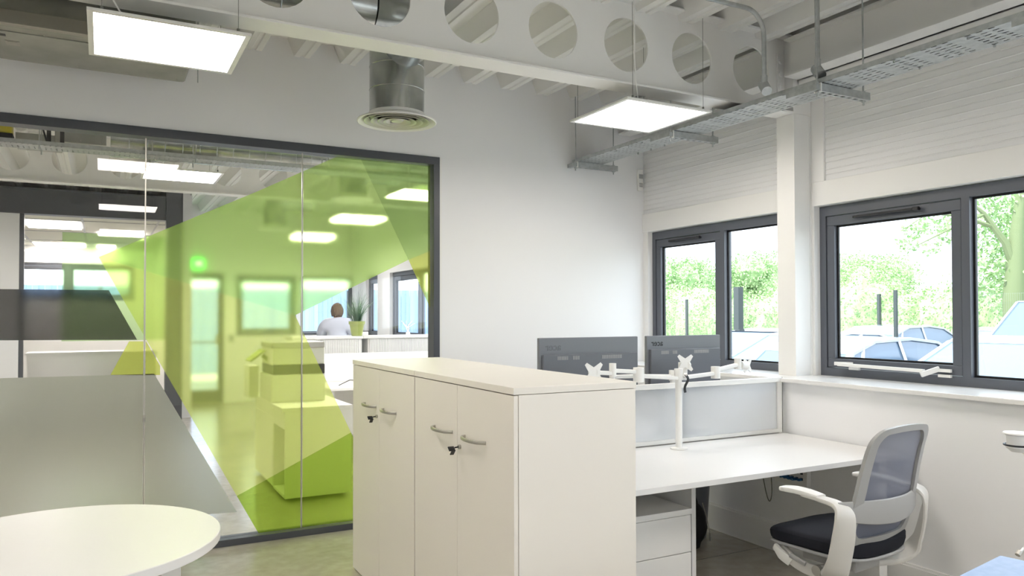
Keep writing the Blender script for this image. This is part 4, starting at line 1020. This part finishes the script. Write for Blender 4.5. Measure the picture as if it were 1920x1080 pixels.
# far meeting room
t = thing('glazed_screen', (0, 11.5, 0), 'dark framed glass wall of the far meeting room under the dark beam', 'partition')
MB().box(-.93, -.88, 11.48, 11.55, 0, 2.74).box(-4.09, .765, 11.48, 11.55, 0, .06).build('frame', M['dark'], t)
pn = MB().box(-.88, .765, 11.51, 11.52, .06, 2.74).build('glass_pane', M['glass'], t)
a_, b_, c_ = onY(117, 435, 11.5), onY(117, 640, 11.5), onY(310, 435, 11.5)
MB().box(a_.x, c_.x, 11.505, 11.508, b_.z, a_.z).build('green_film', film('pale_green_film', (.66, .85, .52, 1), .15, .14, (.5, .78, .34, 1)), pn)
struct('wall_meeting', MB().box(-4.09, -.93, 11.46, 11.56, .06, 2.738), M['wall'])
struct('ceiling_meeting', MB().box(-4.09, .97, 11.64, 17.79, 2.84, 2.87), M['ceilt'])
b = MB()
for yy in (12.9, 14.7, 16.5): b.box(-4.05, .95, yy, yy+.03, 2.832, 2.8395)
for xx in (-2.4, -1.2, -.28, .72): b.box(xx, xx+.03, 11.7, 17.7, 2.831, 2.8315)
struct('trim_6', b, M['chairg'])
for (xa, xb, ya, yb, l) in ((-1.02, -.30, 13.1, 14.1, 'nearest lit ceiling panel inside the far meeting room'), (-1.16, -.31, 17.0, 17.65, 'long lit ceiling panel at the back of the far meeting room'), (-.06, .63, 14.4, 14.9, 'short lit ceiling panel left of the glass joint in the far meeting room'), (-.09, .22, 17.2, 17.7, 'smallest lit ceiling panel at the back right of the meeting room')):
    o = MB().box(xa, xb, ya, yb, 2.818, 2.829).build('recessed_light', M['panel']); tag(o, l, 'light', 'recessed lights in the far meeting room')
t = thing('low_cupboard', (-.2, 12.6, 0), 'low white cupboard behind the far meeting room glass', 'cupboard')
MB().box(-.9, .70, 12.3, 12.8, 0, .90).build('body', M['lam'], t); MB().box(-.92, .72, 12.28, 12.82, .90, .93).build('top', M['lam'], t)

# ------------------------------------------------------------------ person beyond the cupboards
def skin_chain(name, verts, edges, radii, mt, parent, root=0, sub=2):
    me = bpy.data.meshes.new(name); off = wloc(parent)
    me.from_pydata([Vector(v)-off for v in verts], edges, []); o = bpy.data.objects.new(name, me); COL.objects.link(o); o.parent = parent
    me.materials.append(mt); sk = o.modifiers.new('skin', 'SKIN'); sk.use_smooth_shade = True
    if not me.skin_vertices: 
        bpy.context.view_layer.objects.active = o
    for i, r in enumerate(radii):
        me.skin_vertices[0].data[i].radius = r if isinstance(r, tuple) else (r, r); me.skin_vertices[0].data[i].use_root = (i == root)
    s = o.modifiers.new('sub', 'SUBSURF'); s.levels = sub; s.render_levels = sub
    return o
pp = onY(632, 580, 10.25); px_, py_ = pp.x, 10.25
PR = thing('person', (px_, py_, 0), 'person in a pale shirt with fair hair, leaning behind the cupboards beyond the glass', 'person')
def pv(x, y, z): return (px_+x, py_+y, z)
V = [pv(0, .02, .92), pv(0, .0, 1.08), pv(.0, -.03, 1.22), pv(.0, -.05, 1.33), pv(.01, -.06, 1.40),           # 0-4 pelvis..neck base
     pv(-.17, -.04, 1.31), pv(-.25, -.08, 1.12), pv(-.16, -.24, 1.02),                                       # left arm
     pv(.17, -.04, 1.31), pv(.25, -.08, 1.12), pv(.17, -.25, 1.02),
     pv(-.09, .02, .86), pv(-.10, .0, .48), pv(-.10, .03, .09), pv(-.10, -.10, .04),
     pv(.09, .02, .86), pv(.10, .0, .48), pv(.10, .03, .09), pv(.10, -.10, .04)]
Ed = [(0, 1), (1, 2), (2, 3), (3, 4), (3, 5), (5, 6), (6, 7), (3, 8), (8, 9), (9, 10), (0, 11), (11, 12), (12, 13), (13, 14), (0, 15), (15, 16), (16, 17), (17, 18)]
Rr = [(.15, .11), (.14, .10), (.155, .11), (.13, .09), .055, .075, .05, .035, .075, .05, .035, .085, .06, .045, .035, .085, .06, .045, .035]
try:
    body = skin_chain('body', V, Ed, Rr, M['skin'], PR)
    Vs = [V[i] for i in (0, 1, 2, 3, 5, 6, 8, 9, 4)]
    skin_chain('shirt', Vs, [(0, 1), (1, 2), (2, 3), (3, 4), (4, 5), (3, 6), (6, 7), (3, 8)], [(.17, .13), (.17, .125), (.18, .135), (.17, .125), .105, .075, .105, .075, .07], M['shirt'], PR)
    Vt = [V[i] for i in (0, 11, 12, 13, 15, 16, 17)]
    skin_chain('trousers', Vt, [(0, 1), (1, 2), (2, 3), (0, 4), (4, 5), (5, 6)], [(.155, .12), .095, .072, .06, .095, .072, .06], M['trouser'], PR)
except Exception as e: print('person', e)
hc = Vector(pv(.02, -.09, 1.485))
b = MB(); bmesh.ops.create_uvsphere(b.bm, u_segments=28, v_segments=18, radius=1)
for v in b.bm.verts:
    x, y, z_ = v.co; jaw = max(0, -z_)
    v.co = hc+Vector((x*.075*(1-.25*jaw), y*.095*(1-.12*jaw)-(.012*jaw), z_*.112))
b.sm = True; hd_ = b.build('head', M['skin'], PR)
b = MB().cyl(hc+Vector((-.005, .02, -.17)), hc+Vector((0, .01, -.07)), .05, 16)
b.tube([hc+Vector((0, -.092, .005)), hc+Vector((0, -.112, -.022)), hc+Vector((0, -.092, -.03))], [.008, .013, .008], 8)
for s in (-1, 1): b.lathe([(.001, -.008), (.016, -.004), (.022, .004), (.001, .008)], hc+Vector((s*.076, .01, -.005)), 12, 'x')
b.build('face', M['skin'], hd_)
b = MB()
for s in (-1, 1): b.lathe([(.001, -.006), (.009, 0), (.001, .006)], hc+Vector((s*.028, -.088, .012)), 10, 'y')
b.bar(hc+Vector((-.02, -.096, -.052)), hc+Vector((.02, -.096, -.052)), .004); b.build('eyes_and_mouth', M['trouser'], hd_)
b = MB(); bmesh.ops.create_icosphere(b.bm, subdivisions=4, radius=1)
for v in list(b.bm.verts):
    x, y, z_ = v.co; rn = 1+.05*math.sin(x*23+y*17)*math.cos(z_*19)
    v.co = hc+Vector((x*.084*rn, y*.102*rn+.008, z_*.115*rn+.010))
dl = [v for v in b.bm.verts if (v.co-hc).y < -.035 and (v.co-hc).z < .055 or (v.co-hc).z < -.07]
bmesh.ops.delete(b.bm, geom=dl, context='VERTS'); b.sm = True; o = b.build('hair', M['hair'], PR); s_ = o.modifiers.new('s', 'SOLIDIFY'); s_.thickness = .006
for s in (-1, 1):
    hb0 = Vector(pv(s*.17, -.25, 1.02)); h = Vector((0, -1, -.15)).normalized()
    b = MB().sweep([hb0, hb0+h*.05, hb0+h*.09], [.05, .08, .075], [.035, .03, .024], (1, 0, 0), 3)
    for k in range(4):
        p0_ = hb0+h*.085+Vector(((k-1.5)*.019, 0, 0)); le = (.06, .072, .068, .052)[k]
        b.tube([p0_, p0_+h*le*.5+Vector((0, 0, .004)), p0_+h*le+Vector((0, 0, -.012))], [.0095, .009, .007], 8)
    p0_ = hb0+h*.03+Vector((-s*.035, 0, 0)); b.tube([p0_, p0_+Vector((-s*.028, -.03, -.005)), p0_+Vector((-s*.032, -.058, -.01))], [.012, .010, .008], 8)
    b.build('hand', M['skin'], PR)

PR.rotation_euler = (0, 0, math.radians(150))
# ================================================================== OUTSIDE
GZ = -.35
struct('ground', MB().box(4.31, 120, -60, 90, GZ-.2, GZ), M['tarmac'])
o = MB(); o.prism([(21.5, GZ), (120, GZ), (120, 1.2), (34, 1.2), (26, .6)], fXZ, -60, 12); o = o.build('grass_bank', M['dry']); o['kind'] = 'structure'
# building with blue-grey ribbed cladding opposite the far windows
b = MB(); pts = []; y = 9.6
def ribwall(b, p0, p1, z0, z1, th):
    p0, p1 = Vector(p0), Vector(p1); d = (p1-p0); Ln = d.length; d.normalize(); nrm = Vector((-d.y, d.x)); k = 0; P = []
    while k < Ln:
        P += [p0+d*k, p0+d*(k+.12), p0+d*(k+.15)+nrm*.04, p0+d*(k+.27)+nrm*.04]; k += .3
    P += [p0+d*Ln, p0+d*Ln-nrm*th, p0-nrm*th]
    b.prism([(q.x, q.y) for q in P], lambda u, v, w_: Vector((u, v, w_)), z0, z1)
ribwall(b, (-8, 25.0), (12.0, 25.0), GZ, 2.3, -3)
o = b.build('neighbouring_building', M['bluewall']); tag(o, 'blue-grey ribbed metal clad building outside the far windows', 'building')
struct('ground', MB().box(-20, 4.31, 18.3, 60, GZ-.2, GZ), M['tarmac'])
struct('ground', MB().box(-20, 4.31, -60, -3.4, GZ-.2, GZ), M['tarmac'])
# fences
def fence_run(p0, p1, n, h, pw, label, wires=True, grp='wire mesh fences outside', gap=.055):
    p0, p1 = Vector((p0[0], p0[1], GZ)), Vector((p1[0], p1[1], GZ)); t = thing('mesh_fence', (p0+p1)/2, label, 'fence', grp)
    for k in range(n+1):
        p = p0+(p1-p0)*(k/n); MB().box(p.x-pw/2, p.x+pw/2, p.y-pw/2, p.y+pw/2, GZ, GZ+h+.06).build('post', M['fence'], t)
        if k < n and wires:
            q = p0+(p1-p0)*((k+1)/n); b = MB(); Ln = (q-p).length; m_ = int(Ln/gap)
            for i in range(1, m_): c = p+(q-p)*(i/m_); b.bar(c+Vector((0, 0, .08)), c+Vector((0, 0, h)), .0028)
            for i in range(10): zz = .1+i*(h-.12)/9; b.bar(p+Vector((0, 0, zz)), q+Vector((0, 0, zz)), .003)
            b.build('mesh_panel', M['wire'], t)
    return t
fence_run((21.0, -8.0), (21.0, 27.0), 12, 2.35, .09, 'dark mesh fence along the car park in front of the hedge')
fence_run((9.0, 11.2), (9.0, 22.0), 4, 2.4, .07, 'mesh fence outside the right-hand windows beyond the glass', gap=.09)
fence_run((-6.0, 20.5), (8.9, 20.5), 5, 2.4, .07, 'mesh fence behind the far gable windows', gap=.09)
c_ = onD(1385, 640, 19.5)
o = MB().box(c_.x-.085, c_.x+.085, c_.y-.085, c_.y+.085, GZ, 2.14).build('gate_post', M['fence']); tag(o, 'thick dark post standing alone behind the black car', 'post')
c_ = onD(1680, 640, 15.5)
o = MB().box(c_.x-.03, c_.x+.03, c_.y-.03, c_.y+.03, GZ, 1.93).build('gate_post', M['fence']); tag(o, 'slim dark post standing behind the white hatchback', 'post')
c_ = onD(1403, 640, 20.5)
o = MB().box(c_.x-.12, c_.x+.12, c_.y-.12, c_.y+.12, GZ, .75, .01).box(c_.x-.2, c_.x+.2, c_.y-.2, c_.y+.2, .75, .81, .01).build('bin_post', M['cars']); tag(o, 'grey square-topped bollard bin beyond the black car', 'bin')
# foliage
def leaves(b, c, rad, n, s, hollow=.55, squash=0):
    c = Vector(c)
    for _ in range(n):
        while True:
            v = Vector((random.uniform(-1, 1), random.uniform(-1, 1), random.uniform(-1, 1)))
            if hollow < v.length < 1: break
        v *= 1+.12*math.sin(v.x*7+c.y)*math.cos(v.y*6+c.x)
        p = c+Vector((v.x*rad[0], v.y*rad[1], v.z*rad[2]))
        a = Vector((random.gauss(0, 1), random.gauss(0, 1), random.gauss(0, 1))).normalized(); u = a.cross(Vector((random.gauss(0, 1), random.gauss(0, 1), random.gauss(0, 1)))).normalized()
        q = s*random.uniform(.6, 1.3)
        b.bm.faces.new([b.bm.verts.new(p+a*q), b.bm.verts.new(p+u*q*.6), b.bm.verts.new(p-a*q), b.bm.verts.new(p-u*q*.6)])
def blob(b, c, rad, k=3):
    r = bmesh.ops.create_icosphere(b.bm, subdivisions=k, radius=1)
    for v in r['verts']:
        n_ = 1+.10*math.sin(v.co.x*9+c[1])*math.sin(v.co.y*8+c[0])+.06*math.sin(v.co.z*13)
        v.co = Vector(c)+Vector((v.co.x*rad[0], v.co.y*rad[1], v.co.z*rad[2]))*n_*.82
hg = thing('hedge', (25.2, 6, .3), 'long leafy green hedge behind the mesh fence', 'hedge')
b = MB(); bb = MB(); y = -10
while y < 32:
    hh = 2.0+.35*math.sin(y*.7)+.2*math.sin(y*2.1); cx_ = 25.2+random.uniform(-.4, .4)
    leaves(b, (cx_, y, .8), (1.8, 1.9, hh), 4200, .055, .72); blob(bb, (cx_, y, .8), (1.7, 1.8, hh)); y += 1.7
b.build('leaves', M['leaf1'], hg)['kind'] = 'stuff'; bb.build('inner_growth', M['leaf1'], hg, smooth=True)
def tree(px, depth, zc, rad, n, s, label, trunk=.12, mt='leaf2', base=None, hollow=.3, core=True, group='trees beyond the fence'):
    c = onD(px, 560, depth); c.z = zc; t = thing('tree', (c.x, c.y, GZ), label, 'tree', group)
    MB().tube([(c.x, c.y, GZ-.1), (c.x+.05, c.y, zc*.5), (c.x, c.y, zc)], [trunk*1.4, trunk, trunk*.5], 10).build('trunk', M['bark'], t)
    b = MB(); k = 7
    for i in range(k):
        a = 2*PI*i/k; q = (c.x+rad[0]*.5*math.cos(a), c.y+rad[1]*.5*math.sin(a), zc+random.uniform(-.25, .35)*rad[2])
        leaves(b, q, (rad[0]*.55, rad[1]*.55, rad[2]*.6), int(n*2.0)//k, s*.55, hollow)
        if core: blob(b, q, (rad[0]*.42, rad[1]*.42, rad[2]*.45), 2)
    b.build('crown', M[mt], t)['kind'] = 'stuff'; return t
tree(1262, 44, 3.2, (2.7, 2.7, 2.2), 9000, .14, 'bushy pale green tree at the left edge of the left window')
tree(1335, 58, 2.8, (2.6, 2.6, 1.9), 6000, .14, 'lower bushy tree beside the left window mullion')
tree(1425, 46, 3.3, (2.9, 2.9, 2.2), 9000, .14, 'broad bushy tree seen through the fixed pane of the left window')
tree(1630, 52, 3.8, (3.2, 3.2, 2.4), 9000, .15, 'rounded green tree rising over the hedge in the casement view')
# big near tree on the right with forked trunk
c = onD(1905, 560, 20.4); BT = thing('tree', (c.x, c.y, GZ), 'large forked tree with airy leaves in the right-hand pane', 'tree', 'trees beyond the fence')
def tb(px, py, d=20.4): q = onD(px, py, d); return q
b = MB().tube([Vector((c.x, c.y, GZ-.1)), tb(1900, 560), tb(1903, 500), tb(1906, 440), tb(1912, 380), tb(1920, 300)], [.3, .26, .22, .17, .12, .06], 10)
b.tube([tb(1902, 500), tb(1885, 455), tb(1862, 425), tb(1845, 400), tb(1820, 380)], [.14, .10, .08, .06, .03], 8)
b.tube([tb(1905, 450), tb(1925, 410), tb(1950, 370)], [.12, .08, .04], 8)
b.tube([tb(1845, 402), tb(1780, 430), tb(1720, 460)], [.05, .03, .015], 6).tube([tb(1862, 425), tb(1800, 405), tb(1740, 400), tb(1695, 430)], [.06, .04, .02, .01], 6)
b.build('trunk', M['bark'], BT)
b = MB()
for (px_2, py_2, r_, n_) in ((1870, 380, .9, 700), (1905, 400, 1.0, 700), (1860, 440, .8, 500), (1895, 470, .9, 700), (1920, 340, 1.2, 600), (1760, 415, .55, 260), (1715, 430, .4, 150), (1700, 458, .35, 110), (1745, 465, .3, 60), (1775, 440, .4, 120), (1860, 510, .9, 700), (1920, 510, 1.1, 800), (1885, 540, 1.0, 700), (1960, 440, 1.3, 500), (1950, 380, 1.3, 500), (1830, 360, .8, 400)):
    leaves(b, tb(px_2, py_2, 21.4+random.uniform(-.4, .9)), (r_, r_, r_*.7), int(n_*.75), .07, .1)
b.build('crown', M['leaf2'], BT)['kind'] = 'stuff'

# cars
def car(x, y, flip, paint, label, Ln=4.3, H=1.45, W=1.75, kind='hatch'):
    t = thing('car', (x, y, GZ), label, 'car', 'parked cars outside')
    f = -1 if flip else 1; g = GZ; s = H/1.45; k = Ln/4.3
    F = lambda u, v, w_: Vector((x+f*u*k, y+w_, g+v*s))
    body = [(-2.1, .35), (-2.12, .75), (-2.02, .92), (-1.2, .96), (.95, .95), (1.75, .86), (2.08, .68), (2.14, .35), (1.85, .22), (-1.85, .22)]
    MB().prism(body, F, -W/2, W/2, .05).build('body', M[paint], t)
    if kind == 'suv': gh = [(-2.0, .94), (-1.85, 1.40), (-1.6, 1.45), (.35, 1.45), (1.05, .94)]
    else: gh = [(-1.85, .94), (-1.45, 1.28), (-.95, 1.43), (-.2, 1.455), (.35, 1.40), (1.35, .92)]
    def G(u, v, w_): q = F(u, v, w_); tt = (v-.9)/.55; q.y = y+w_*(1-.16*tt); return q
    MB().prism(gh, G, -W/2+.06, W/2-.06, .02).build('windows', M['carglass'], t)
    # roof and pillars follow the profile
    b = MB(); top = [p for p in gh if p[1] > 1.2]
    rp = top+[(p[0], p[1]+.022) for p in top[::-1]]
    b.prism(rp, G, -W/2+.05, W/2-.05)
    for sgn in (-1, 1):
        ww = sgn*(W/2-.055)
        def pil(a, c_, wd=.05): b.bar(G(a[0], a[1], ww), G(c_[0], c_[1], ww), wd, .035)
        for i in range(len(gh)-1): pil(gh[i], gh[i+1], .05 if i else .09)
        pil((-.35, .93), (-.45, 1.44), .07)
        if kind != 'suv': pil((-1.35, .93), (-1.2, 1.36), .05)
    b.build('roof', M[paint], t)
    for u in (-1.3, 1.35):
        for sgn in (-1, 1):
            cc_ = F(u, .32, sgn*(W/2-.08)); MB().cyl(cc_-Vector((0, .1, 0)), cc_+Vector((0, .1, 0)), .32, 24).build('wheel', M['tyre'], t)
    for sgn in (-1, 1):
        q = F(.75, 1.0, sgn*(W/2+.08)); MB().box(q.x-.06, q.x+.06, q.y-.1, q.y+.1, q.z-.05, q.z+.08, .03).build('wing_mirror', M[paint], t)
    return t
def place(px, d): q = onD(px, 620, d); return q.x, q.y
def pcar(px, d, flip, paint, label, **k): x, y = place(px, d); return car(x, y, flip, paint, label, **k)
pcar(1640, 11.0, False, 'carw', 'white hatchback parked nearest in the casement window view')
pcar(1700, 18.6, False, 'carw', 'second white car parked behind the white hatchback', H=1.5)
pcar(1925, 9.0, True, 'carw', 'nearest white car, windscreen rising across the two right-hand panes', Ln=4.5, H=1.5)
pcar(1520, 14.0, True, 'carw', 'white car hidden behind the column, windscreen showing in the left window', Ln=4.3)
pcar(1435, 17.0, True, 'carb', 'black car with shiny bonnet in the left window view')
pcar(1890, 16.4, True, 'carg', 'beige car behind the large white one in the right-hand pane', H=1.48)
pcar(2010, 13.4, True, 'cars', 'tall grey four-wheel drive at the right edge of the view', H=2.0, Ln=4.8, kind='suv')
